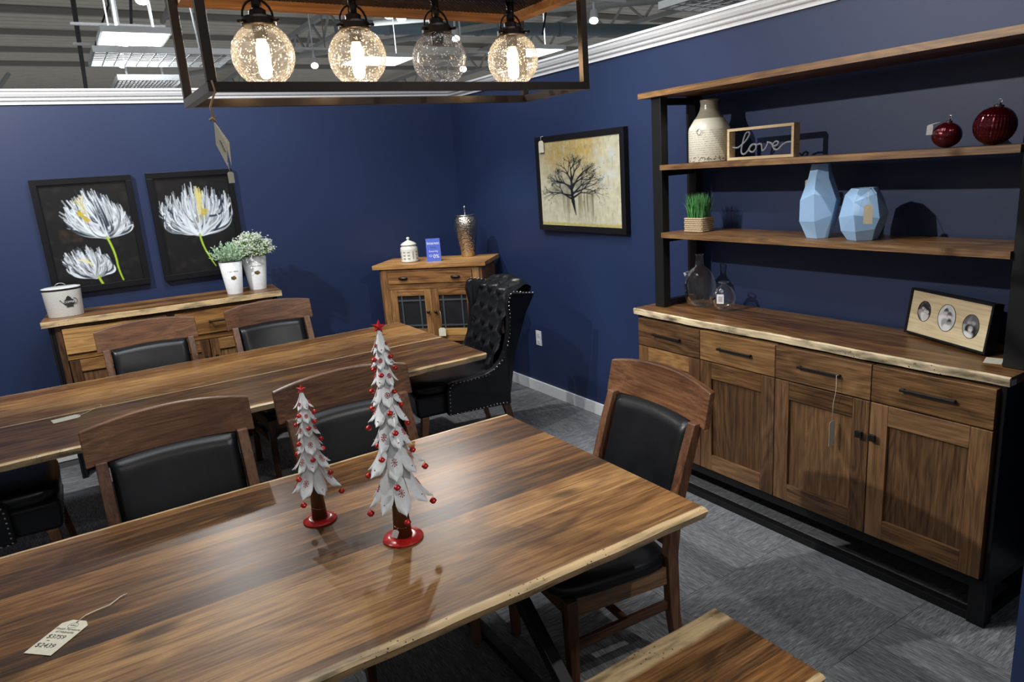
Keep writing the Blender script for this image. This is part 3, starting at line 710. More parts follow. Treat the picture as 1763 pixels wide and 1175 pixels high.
# ================================================================== LEFT BUFFET
bf = thing('buffet', 'walnut buffet with a live-edge top under the flower paintings', 'buffet', (-.205, 5.18, 0), math.radians(-5.5))
L = 1.447; ZT = 1.062
live_edge('live_edge', bf, 0, L, .075, .0, ZT-.036, ZT, wal_xs, 33, sapw=.008, amp=.007, bot=-.004, cham=.005)
y = .075
for w in split_widths(.345, 3, 5): box('plank', 0, L, y, y+w, ZT-.036, ZT, wal_x, bf); y += w
zb = ZT-.0365
box('side_panel', .045, .063, .035, .40, .0, zb, blackwood, bf, .001); box('side_panel', L-.063, L-.045, .035, .40, .0, zb, blackwood, bf, .001)
box('end_frame', .030, .0445, .030, .41, .0, zb, black_metal, bf, .002); box('end_frame', L-.0445, L-.03, .030, .41, .0, zb, black_metal, bf, .002)
box('back_panel', .0635, L-.0635, .388, .40, .2, zb, blackwood, bf); box('bottom_panel', .0635, L-.0635, .05, .3875, .2, .22, blackwood, bf)
box('carcass', .0635, L-.0635, .052, .062, .2205, zb, blackwood, bf)
# face frame
fx0, fx1 = .0635, L-.0635
box('face_stile', fx0, fx0+.035, .028, .050, .2, zb, wal_z, bf, .001); box('face_stile', fx1-.035, fx1, .028, .050, .2, zb, wal_z, bf, .001)
box('face_rail', fx0+.0355, fx1-.0355, .028, .050, zb-.022, zb, wal_x, bf); box('face_rail', fx0+.0355, fx1-.0355, .028, .050, .795, .832, wal_x, bf, .001)
mid = (fx0+fx1)/2; box('face_stile', mid-.02, mid+.02, .028, .050, .8325, zb-.0225, wal_z, bf)
for q in (0, 1):
    x0, x1 = (fx0+.038, mid-.023) if q == 0 else (mid+.023, fx1-.038)
    d = box('drawer', x0, x1, .018, .046, .836, zb-.026, rus_x, bf, .001)
    mb = MB(); xc = (x0+x1)/2; mb.box(xc-.10, xc+.10, -.018, -.008, .912, .922)
    for s in (-1, 1): mb.box(xc+s*.09-.006, xc+s*.09+.006, -.010, .0175, .911, .923)
    obj('handle', mb, black_metal, d, .001, label='dark bar handle')
xs_ = [fx0+.038+(fx1-fx0-.076)*i/3 for i in range(4)]
for i in range(3):
    x0, x1 = xs_[i]+.003, xs_[i+1]-.003
    d = box('door', x0+.055, x1-.055, .030, .044, .28, .72, door_z, bf)
    box('stile', x0, x0+.056, .020, .048, .215, .790, wal_z, d, .001); box('stile', x1-.056, x1, .020, .048, .215, .790, wal_z, d, .001)
    box('rail', x0+.0565, x1-.0565, .020, .048, .715, .790, rus_x, d, .001); box('rail', x0+.0565, x1-.0565, .020, .048, .215, .283, rus_x, d, .001)
    kx = x1-.03 if i != 2 else x0+.03
    obj('knob', MB().box(kx-.011, kx+.011, -.002, .010, .660, .682).box(kx-.005, kx+.005, .010, .0195, .665, .677), black_metal, d, .001)

# ================================================================== CORNER CABINET
cc = thing('corner_cabinet', 'small light walnut cabinet with glass doors set diagonally in the corner', 'cabinet', (2.09, 5.345, 0), math.radians(-45))
CW = .85; zt = 1.1
yy = 0.0
for w in split_widths(.465, 4, 3): box('top_plank', -.045, CW+.04, -.02+yy, -.02+yy+w, zt-.032, zt, rus_x, cc, .001); yy += w
zb = zt-.0325
box('side_panel', 0, .02, .012, .43, .30, zb, wal_z, cc, .001); box('side_panel', CW-.02, CW, .012, .43, .30, zb, wal_z, cc, .001)
box('back_panel', .0205, CW-.0205, .418, .43, .45, zb, wal_z, cc); box('bottom_panel', .0205, CW-.0205, .02, .4175, .45, .468, wal_x, cc)
for x in (0, CW-.045):
    for y in (.0, .385): box('leg', x, x+.045, y-.004, y+.041, 0, .2995, wal_z, cc, .002)
for x in (.0205, CW-.075): box('face_stile', x, x+.0545, .0, .022, .45, zb, rus_z, cc, .001)
box('face_rail', .0755, CW-.0755, .0, .022, zb-.022, zb, rus_x, cc); box('face_rail', .0755, CW-.0755, .0, .022, .900, .945, rus_x, cc, .001, label='paler light-striped rail')
box('face_rail', .0755, CW-.0755, .0, .022, .47, .515, rus_x, cc, .001); box('low_shelf', .02, CW-.02, .03, .40, .30, .318, wal_x, cc)
d = box('drawer', .078, CW-.078, -.008, .020, .948, zb-.025, rus_x, cc, .001)
for xq in (.205, .640):
    mb = MB(); mb.smooth = True; mb.lathe([(0,-.013),(.02,-.011),(.036,-.006),(.040,0),(.036,.006),(.02,.012),(0,.013)], 20, (0,0,0), 1, .42)
    mb.v = [(xq+a, -.018+b, .992+c) for a, b, c in mb.v]; obj('cup_pull', mb, bronze, d, label='dark oval cup pull')
for q in (0, 1):
    x0, x1 = (.079, CW/2-.0015) if q == 0 else (CW/2+.0015, CW-.079)
    gx0, gx1 = x0+.058, x1-.058; gz0, gz1 = .575, .845
    d = box('door', gx0-.004, gx1+.004, .008, .012, gz0-.004, gz1+.004, DARKGLASS, cc, label='dark glass door pane')
    box('stile', x0, gx0-.0005, -.004, .018, .519, .896, rus_z, d, .001); box('stile', gx1+.0005, x1, -.004, .018, .519, .896, rus_z, d, .001)
    box('rail', gx0, gx1, -.004, .018, .519, gz0-.001, rus_x, d, .001); box('rail', gx0, gx1, -.004, .018, gz1+.001, .896, rus_x, d, .001)
    mb = MB()
    for fx in (.15, .82): xx = gx0+(gx1-gx0)*(fx if q == 0 else fx-.0); mb.box(xx-.006, xx+.006, .001, .006, gz0, gz1)
    for fz in (.10, .86): zz = gz0+(gz1-gz0)*fz; mb.box(gx0, gx1, .0005, .0065, zz-.006, zz+.006)
    obj('lead_came', mb, plain('pewter_came', (.16,.18,.19), .35, .7), d)
    kx = x1-.030 if q == 0 else x0+.030
    kb = MB(); kb.smooth = True; kb.lathe([(.006,0),(.005,.012),(.012,.018),(.014,.024),(.010,.029),(0,.030)], 14, (0,0,0)); kb.v = [(kx+a, -.004-c, .716+b) for a, b, c in kb.v]
    obj('knob', kb, bronze, d)

# ================================================================== PAINTED PICTURES (vertex-coloured)
class Canvas:
    def __init__(s, w, h, col): s.w, s.h = w, h; s.a = np.ones((h, w, 3))*np.array(col)
    def dot(s, x, y, r, col, al=1.0, soft=.6):
        x0, x1 = int(max(0, x-r-1)), int(min(s.w, x+r+2)); y0, y1 = int(max(0, y-r-1)), int(min(s.h, y+r+2))
        if x1 <= x0 or y1 <= y0: return
        Y, X = np.mgrid[y0:y1, x0:x1]; d = np.hypot(X-x, Y-y)/max(r, .3); m = np.clip((1.15-d)/soft, 0, 1)*al
        s.a[y0:y1, x0:x1] = s.a[y0:y1, x0:x1]*(1-m[..., None])+np.array(col)*m[..., None]
    def stroke(s, p0, p1, p2, r0, r1, col, al=.8, n=None):
        n = n or int(max(6, (abs(p0[0]-p2[0])+abs(p0[1]-p2[1]))/1.2))
        for i in range(n+1):
            t = i/n; x = (1-t)**2*p0[0]+2*t*(1-t)*p1[0]+t*t*p2[0]; y = (1-t)**2*p0[1]+2*t*(1-t)*p1[1]+t*t*p2[1]
            s.dot(x, y, r0+(r1-r0)*t, col, al)
def colour_plane(name, cv, fn, mat, parent):
    """fn(u,v)->point, v up; colours from the canvas (row 0 = top)"""
    h, w = cv.a.shape[:2]; mb = MB(); mb.grid(fn, w-1, h-1); o = obj(name, mb, mat, parent, fixn=False)
    ca = o.data.color_attributes.new('paint', 'FLOAT_COLOR', 'POINT'); c = np.ones((h*w, 4)); c[:, :3] = np.clip(cv.a[::-1], 0, 1).reshape(-1, 3)
    ca.data.foreach_set('color', c.ravel()); return o
def paintmat(name, rough):
    m, nt, b = newmat(name); at = N(nt, 'ShaderNodeVertexColor', layer_name='paint'); nt.links.new(at.outputs[0], b.inputs['Base Color']); b.inputs['Roughness'].default_value = rough
    tc = N(nt, 'ShaderNodeTexCoord'); n = N(nt, 'ShaderNodeTexNoise', i_Scale=90.0); nt.links.new(tc.outputs['Object'], n.inputs[0]); bump(nt, b, n.outputs[0], .15, .001)
    return m
PAINT = paintmat('painted_canvas', .28)
def flower(cv, bx, by, Rx, Ry, lean, seed, n=300):
    """bowl-shaped bloom of brushed petals rising from (bx,by)"""
    r = random.Random(seed)
    for k in range(n):
        f = r.uniform(-1, 1); q = r.random()**.6; 
        if k > n*.7: f = f*.7; q *= .75
        tx = bx+lean*Ry*q+f*Rx*(.80+.25*r.random()); ty = by-Ry*(.42+.62*q)*(1-.18*f*f)+Ry*.18*abs(f)
        cx = bx+f*Rx*1.12; cy = by-Ry*r.uniform(.02, .30)
        g = r.choice([.95, .85, .7, .5, 1.0, .8, .35]); col = (g*.84, g*.92, g)
        if r.random() < .17: col = (.03, .045, .07)
        q0 = r.random()**2*.55; sx0, sy0 = bx+f*Rx*(.12+q0*.8), by-Ry*q0*.75; tx += r.gauss(0, 3); ty += r.gauss(0, 4)
        if q0 > .12: cx, cy = (sx0+tx)/2+f*Rx*.22, (sy0+ty)/2+r.uniform(-2, 6)
        cv.stroke((sx0, sy0-abs(f)*2), (cx, cy), (tx, ty), r.uniform(1.6, 3.4), r.uniform(.4, 1.5), col, r.uniform(.35, .8))
def bgdark(w, h, seed):
    cv = Canvas(w, h, (.010, .010, .011)); r = random.Random(seed)
    for _ in range(160):
        x, y = r.uniform(0, w), r.uniform(0, h); g = r.uniform(.006, .035); cv.dot(x, y, r.uniform(2, 9), (g*1.1, g, g*.95), .35, 1.0)
    return cv
def frame_picture(lab, x0, x1, z0, z1, cv, depth=.045, fw=.038):
    t = thing('framed_painting', lab, 'painting', (x0, YW-.001, z0), 0, 'white flower paintings'); w, h = x1-x0, z1-z0; y0, y1 = -depth, 0
    mb = MB()
    mb.box(0, w, y0, y1, 0, fw); mb.box(0, w, y0, y1, h-fw, h); mb.box(0, fw, y0, y1, fw, h-fw); mb.box(w-fw, w, y0, y1, fw, h-fw)
    obj('frame', mb, blackwood, t, .001)
    colour_plane('canvas', cv, lambda u, v: (fw+u*(w-2*fw), -.022, fw+v*(h-2*fw)), PAINT, t)
    box('glass_backing', fw, w-fw, -.020, -.012, fw, h-fw, blackwood, t)
    return t
# left painting: 150 x 200
cv = bgdark(150, 205, 1)
for _ in range(40): cv.dot(random.uniform(20,55), random.uniform(90,112), random.uniform(2,6), (.045,.030,.018), .4, 1.)
flower(cv, 100, 112, 56, 96, -.22, 3, 420)
flower(cv, 66, 190, 42, 64, -.22, 4, 300)
for _ in range(26): cv.stroke((random.uniform(56,68), random.uniform(52,64)), (62,62), (random.uniform(66,76), random.uniform(70,78)), 1.4, .8, (.55,.42,.05), .8)
for _ in range(12): cv.stroke((58+random.uniform(-8,14), 30+random.uniform(-8,8)), (66,40), (70+random.uniform(-6,6), 62), .8, .6, (.75,.68,.30), .5)
for _ in range(12): cv.stroke((50+random.uniform(-12,12), 150), (58,156), (66, 164+random.uniform(-4,4)), .9, .6, (.80,.78,.42), .6)
for w_, c in ((2.4, (.28,.45,.03)), (1.2, (.50,.68,.08))):
    cv.stroke((98,110), (108,142), (107,168), w_, w_*.8, c, .9); cv.stroke((107,168), (108,184), (112,201), w_*.8, w_*.7, c, .9); cv.stroke((70,188), (72,196), (75,204), w_, w_, c, .9)
frame_picture('black framed painting of two white blooms above the coffee tin, left of the pair', -.11, .485, 1.165, 1.925, cv)
cv = bgdark(150, 205, 2)
flower(cv, 76, 126, 74, 108, .02, 9, 520)
for _ in range(30): cv.stroke((80+random.uniform(-4,14), 28+random.uniform(-6,20)), (84+random.uniform(-5,5), 50), (84+random.uniform(-8,8), 96+random.uniform(-20,4)), 1.0, .6, (.72,.62,.20), .6)
for _ in range(24): cv.dot(92+random.uniform(-5,6), 76+random.uniform(-6,6), random.uniform(1.5,3), (.60,.45,.04), .7)
for w_, c in ((2.4, (.28,.45,.03)), (1.2, (.50,.68,.08))):
    cv.stroke((74,124), (76,150), (84,168), w_, w_*.8, c, .9); cv.stroke((84,168), (90,184), (96,196), w_*.8, w_*.5, c, .9)
frame_picture('black framed painting of a single white bloom, partly behind the flower pots', .578, 1.155, 1.165, 1.925, cv)
# tree picture on the right wall
cv = Canvas(190, 200, (.46,.43,.28)); r = random.Random(12)
for yy_ in range(0, 210, 6):
    for xx_ in range(0, 195, 6):
        t_ = min(1, max(0, (105-yy_)/70)) * (1-min(1, max(0, (xx_-120)/45))) * (1-min(1, max(0, (30-xx_)/40)))
        c = np.array((.58,.56,.42))*(1-t_)+np.array((.50,.34,.09))*t_; c = c*r.uniform(.8, 1.1); cv.dot(xx_+r.uniform(-3,3), yy_+r.uniform(-3,3), 7, tuple(c), .6, 1.)
for _ in range(420):
    x = r.uniform(0,190); y = r.uniform(-10,200); g = r.uniform(.5, 1.25); c = (.52*g,.48*g,.32*g)
    cv.stroke((x,y), (x,y+6), (x+r.uniform(-1,1), y+r.uniform(8,26)), r.uniform(1,3.5), r.uniform(.8,2), c, r.uniform(.05,.22))
for _ in range(160): cv.dot(r.gauss(85,40), r.gauss(35,25), r.uniform(2,6), (.30,.20,.06), .12, 1.)
for _ in range(300): cv.dot(r.gauss(88,34), r.gauss(92,18), r.uniform(2,6), (.24,.20,.12), .09, 1.)
for _ in range(30): cv.dot(r.uniform(135,178), r.uniform(28,115), r.uniform(4,10), (.55,.62,.72), .22, 1.)
for _ in range(36): cv.dot(r.uniform(25,70), r.uniform(70,125), r.uniform(4,10), (.42,.42,.36), .22, 1.)
for _ in range(60):
    x = r.choice([58,70,98,112,124])+r.uniform(-5,5); cv.stroke((x,r.uniform(115,130)), (x,150), (x+r.uniform(-2,3),r.uniform(160,198)), 1.8, .8, (.20,.18,.10), .20)
for _ in range(70): cv.dot(r.uniform(0,190), r.choice([r.uniform(0,24), r.uniform(0,100)]), r.uniform(.6,1.6), (.12,.10,.05), .5)
for x in range(0,190,3): cv.dot(x+r.uniform(-1,1), 196+r.uniform(-2,2), 4, (.42,.34,.05), .5)
K = (.012,.012,.014)
def branch(x, y, a, L_, w_, d):
    x2 = x+math.sin(a)*L_; y2 = y-math.cos(a)*L_
    cv.stroke((x,y), ((x+x2)/2+r.uniform(-2,2), (y+y2)/2+r.uniform(-2,2)), (x2,y2), w_, w_*.6, K, .85)
    if d:
        for _ in range(3): branch(x2, y2, a+r.uniform(-.75,.75), L_*r.uniform(.55,.8), w_*.62, d-1)
cv.stroke((87,174), (84,160), (81,140), .8, 4.2, K, .9); cv.stroke((81,142), (78,118), (79,84), 4.2, 1.8, K, .95)
for y_, a_, L_ in ((136,-1.05,26),(134,1.0,24),(128,-1.35,30),(126,.8,30),(122,1.25,30),(118,-.75,26),(112,.55,28),(108,-1.15,24),(104,1.0,24),(98,-.45,22),(92,.35,20),(88,-.1,20)): branch(80, y_, a_, L_, 2.6, 4)
for _ in range(170): cv.dot(r.gauss(98,24), r.gauss(104,8), r.uniform(2,5), (.04,.05,.06), .16, 1.)
for _ in range(120): cv.dot(r.gauss(48,14), r.gauss(116,9), r.uniform(2,5), (.08,.08,.08), .16, 1.)
for _ in range(80): cv.dot(r.gauss(80,30), r.gauss(84,14), r.uniform(1,3), (.10,.09,.05), .2, 1.)
t = thing('framed_painting', 'black framed picture of a bare dark tree on a golden ground, right wall', 'painting', (XW-.001, 4.375, 1.322))
w, h, fw = .96, .66, .04
mb = MB(); X0 = -.040
mb.box(X0, 0, -w, 0, 0, fw); mb.box(X0, 0, -w, 0, h-fw, h); mb.box(X0, 0, -fw, 0, fw, h-fw); mb.box(X0, 0, -w, -w+fw, fw, h-fw)
obj('frame', mb, blackwood, t, .001)
colour_plane('canvas', cv, lambda u, v: (-.034, -fw-u*(w-2*fw), fw+v*(h-2*fw)), PAINT, t)
box('backing', -.030, -.01, -w+fw, -fw, fw, h-fw, blackwood, t)

# ================================================================== CHANDELIER
ch = thing('linear_chandelier', 'black metal and wood linear chandelier with four seeded glass globes', 'chandelier', (0,0,0))
x0, x1, y0, y1, zb, zt = .322, 1.352, 1.681, 1.992, 2.0, 2.226; s = .020
mb = MB(); mb.box(x0, x1, y0-s/2, y0+s/2, zb-s/2, zb+s/2); mb.box(x0, x1, y1-s/2, y1+s/2, zb-s/2, zb+s/2); mb.box(x0, x0+s, y0+s/2, y1-s/2, zb-s/2, zb+s/2); mb.box(x1-s, x1, y0+s/2, y1-s/2, zb-s/2, zb+s/2)
obj('bottom_frame', mb, bronze, ch)
for x in (x0, x1-s):
    for y in (y0, y1): box('post', x, x+s, y-s/2, y+s/2, zb+s/2+.0005, zt+.05, bronze, ch, .001)
for y in (y0, y1): box('side_board', x0+s+.0005, x1-s-.0005, y-.013, y+.013, zt, zt+.035, warm_w, ch, .001)
for x in (x0+s+.0005, x1-s-.0365): box('end_board', x, x+.036, y0+.0135, y1-.0135, zt, zt+.035, warm_w, ch, .001)
mb = MB(); ax0, ax1, ay0, ay1 = x0+.057, x1-.057, y0+.014, y1-.014; st = .0125; D = ay1-ay0
xx = ax0-D
while xx < ax1:
    for sg in (1, -1):
        p, q = (xx, ay0 if sg > 0 else ay1), (xx+D, ay1 if sg > 0 else ay0)
        ta, tb = max(0, (ax0-xx)/D), min(1, (ax1-xx)/D)
        if tb > ta:
            f = lambda t_: (p[0]+D*t_, p[1]+(q[1]-p[1])*t_, zt+.022)
            mb.beam(f(ta), f(tb), .0034, .002)
    xx += st
obj('mesh_panel', mb, bronze, ch, kind='stuff')
box('centre_rail', ax0, ax1, 1.826, 1.846, zt+.024, zt+.044, bronze, ch)
for x in (.60, 1.08): obj('suspension_rod', MB().tube([(x, 1.836, zt+.044), (x, 1.836, 5.995)], .007, 8), bronze, ch)
for i, gx in enumerate((.492, .730, .966, 1.207)):
    gy, gz, R = 1.840, 2.092, .0735
    mb = MB(); mb.tube([(gx,gy,zt+.023),(gx,gy,2.182)], .0115, 12); mb.lathe([(.018,.086),(.020,.088),(.020,.100),(.014,.104)], 16, (gx,gy,gz))
    so = obj('lamp_holder', mb, bronze, ch)
    mb = MB(); mb.lathe([(.037,.064),(.040,.066),(.040,.080),(.034,.086),(.018,.088)], 24, (gx,gy,gz)); obj('collar', mb, bronze, so, smooth=False)
    mb = MB(); 
    mb.tube([(gx+.036*math.cos(a_), gy, gz+.085+.040*math.sin(a_)) for a_ in [PI*k/10 for k in range(11)]], .0028, 6); obj('loop_wire', mb, bronze, so)
    for a_ in (3.5, .6, 5.4): obj('thumb_screw', MB().tube([(gx+.038*math.cos(a_), gy+.038*math.sin(a_), gz+.072), (gx+.056*math.cos(a_), gy+.056*math.sin(a_), gz+.072)], .004, 8), bronze, so)
    obj('socket', MB().lathe([(.016,.035),(.017,.037),(.017,.062),(.015,.064)], 16, (gx,gy,gz)), bronze, so)
    prof = [(R*math.sin(a_), R*math.cos(a_)) for a_ in np.linspace(PI-.02, .52, 30)]; mb = MB(); mb.smooth = True; mb.lathe(prof+[(.034,.066),(.034,.078)], 48, (gx,gy,gz), cap=False)
    obj('glass_globe', mb, SEEDED, ch)
    if i != 2:
        mb = MB(); mb.smooth = True; mb.lathe([(0,-.054),(.008,-.052),(.013,-.046),(.0155,-.036),(.0155,.018),(.012,.028),(.010,.034)], 18, (gx,gy,gz)); obj('bulb', mb, BULB, ch, label='lit amber filament bulb')

# ================================================================== TAGS
def hangtag(lab, p, w, h, rz, string_pts, mat=CARD, lines=(), rx=0, ry=0, name='price_tag', smat=STRING, thick=.0008, rad=.0011):
    """tag hanging: origin at its top centre; face toward local -y"""
    t = thing(name, lab, 'tag', p, rz); t.rotation_euler = (rx, ry, rz)
    c = w*.22
    obj('card', MB().prism([(-w/2,-h),(w/2,-h),(w/2,-c),(w/2-c,0),(-w/2+c,0),(-w/2,-c)], -thick/2, thick/2, 'y'), mat, t)
    R_ = t.rotation_euler.to_matrix().to_4x4(); R_.translation = Vector(p); inv = R_.inverted()
    if string_pts: obj('string', MB().tube([inv @ Vector(q) for q in string_pts], rad, 5), smat, t)
    for (txt, sz, zz) in lines: text_mesh('lettering', txt, sz, INK, t, (0, -thick/2-.0004, zz), (PI/2,0,0))
    return t
# chandelier tag: two folded cards on twine
ct = thing('lamp_price_tag', 'large folded cream tag hanging by twine from the chandelier frame', 'tag', (.3275,1.681,1.930))
obj('string', MB().tube([(.003,-.012,.082),(.006,-.014,.060),(-.006,0,.03),(0,0,.0)], .0022, 6), TWINE, ct)
obj('string', MB().tube([(-.012,-.002,.002),(-.006,-.004,.006),(0,-.002,.0)], .003, 6), TWINE, ct)
obj('card', MB().add([(-.004,-.002,.0),(-.008,-.006,-.048),(.008,-.006,-.094),(.015,-.003,-.046),(-.003,-.0005,.0),(-.007,-.0045,-.048),(.009,-.0045,-.094),(.016,-.0015,-.046)], [(0,1,2,3),(7,6,5,4),(0,4,5,1),(1,5,6,2),(2,6,7,3),(3,7,4,0)]), CARD, ct)
obj('card', MB().add([(-.002,.004,.0),(.015,.006,-.05),(.019,.006,-.093),(.023,.010,-.044),(-.001,.0055,.0),(.016,.0075,-.05),(.020,.0075,-.093),(.024,.0115,-.044)], [(0,1,2,3),(7,6,5,4),(0,4,5,1),(1,5,6,2),(2,6,7,3),(3,7,4,0)]), CARD, ct)
for k in range(4): obj('lettering', MB().beam((.001+k*.0018,-.0068,-.040-k*.006), (.004+k*.0018,-.0068,-.047-k*.006), .0006, .0012), GREYINK, ct)
hangtag('small cream tag dangling below the large folded lamp tag', (.341,1.681,1.823), .013, .024, .15, [(.3395,1.684,1.843),(.3395,1.683,1.833),(.341,1.681,1.823)], CARD, rad=.0006)
hangtag('cream price tag on the top left corner of the tree picture', (XW-.048,4.285,1.955), .062, .082, -PI/2, [(XW-.043,4.262,1.984),(XW-.046,4.285,1.982),(XW-.048,4.285,1.955)], CARD, [('SALE', .010, -.02)][:0], rad=.002)
# tags lying on the tables
def flattag(lab, p, ang, w, h, lines, spts, z=.7612):
    t = thing('price_tag', lab, 'tag', (p[0], p[1], z), ang)
    c = w*.20
    obj('card', MB().prism([(-h,-w/2),(-c,-w/2),(0,-w/2+c*1.2),(0,w/2-c*1.2),(-c,w/2),(-h,w/2)], 0, .0008, 'z'), CARD, t)
    obj('eyelet', MB().lathe([(.0022,0),(.0022,.0004)], 10, (-.007,0,.0009)), INK, t)
    for txt, sz, u, dv, m_ in lines: text_mesh('lettering', txt, sz, m_, t, (u, dv, .0012), (0,0,-PI/2), .0001)
    R_ = Matrix.Rotation(ang, 4, 'Z'); R_.translation = Vector((p[0], p[1], z)); inv = R_.inverted()
    for k in (-1, 1):
        obj('string', MB().tube([inv @ Vector((x+k*.0015*(i % 3), y+k*.002*(1 if 0 < i < len(spts)-1 else 0), z+.0022)) for i, (x, y) in enumerate(spts)], .0009, 5), STRING, t)
    return t
a1 = math.atan2(1.935-1.845, -.139+.227)
t = flattag('cream price tag reading $3759 lying on the foreground table', (-.139,1.937), a1, .076, .128,
        [('Amish Furniture', .0105, -.036, 0, GREYINK), ('of Nebraska', .0105, -.047, 0, GREYINK), ('$3759', .020, -.066, .006, INK), ('sale', .006, -.080, .016, GREYINK), ('$2439', .021, -.098, .006, INK), ('AFN', .008, -.021, 0, INK)],
        [(-.147,1.930),(-.125,1.950),(-.10,1.957),(-.07,1.962),(-.045,1.985),(-.030,1.992)])
obj('lettering', MB().tube([(-.021+.010*math.cos(a_), .013*math.sin(a_), .0011) for a_ in [2*PI*k/20 for k in range(20)]], .0004, 4, closed=True), GREYINK, t)
flattag('long cream price tag lying on the far table', (-.082,3.932), math.atan2(3.93-3.91, .12), .070, .118, [('S', .02, -.03, 0, GREYINK)][:0],
        [(-.09,3.93),(-.06,3.945),(-.03,3.985),(.012,4.01),(.015,4.05),(-.01,4.07)])
# cabinet tag hung on a knob, wing chair tag, hutch tags
hangtag('cream price tag hanging from a knob of the corner cabinet', (2.4175,4.9675,.588), .058, .068, math.radians(-45), [(2.4205,4.982,.722),(2.4185,4.969,.70),(2.4175,4.9675,.588)], CARD)
hangtag('cream tag hanging in front of the tufted back of the wing chair', (2.345,3.925,.84), .042, .115, math.radians(-62), [(2.375,3.94,.90),(2.345,3.925,.84)], CARD)
hangtag('slim cream price tag hanging by twine from the third drawer handle of the hutch', (HX-.040,1.668,.665), .034, .112, math.radians(-6), [(HX-.028,1.655,.868),(HX-.041,1.657,.866),(HX-.043,1.655,.80),(HX-.039,1.668,.74),(HX-.040,1.668,.665)], CARD)
hangtag('kraft tag tied to the neck of the short faceted blue vase', (2.722,1.648,1.545), .034, .076, -PI/2+.3, [(2.80,1.690,1.606),(2.745,1.665,1.588),(2.722,1.648,1.545)], KRAFT)
hangtag('small white tag on the left shoulder of the large glass bottle', (2.85,2.768,1.158), .018, .040, -PI/2, [(2.87,2.750,1.166),(2.85,2.768,1.158)], WHITE_PL, ry=.0, rx=.5)
hangtag('small white tag on the smaller red glass ornament', (2.80,1.470,1.832), .020, .040, -PI/2+.6, [(2.838,1.442,1.842),(2.80,1.470,1.832)], WHITE_PL, rx=.45)
hangtag('grey card tag behind the tall faceted blue vase', (2.88,2.035,1.64), .03, .06, -PI/2, None, KRAFT)
tg = tag(obj('price_tag', MB().box(-.04,.04,-.028,.028,0,.001), CARD, None, loc=(2.772,1.172,.9815), rot=(0,0,.3)), 'cream tag lying flat on the hutch counter beside the photo frame', 'tag')

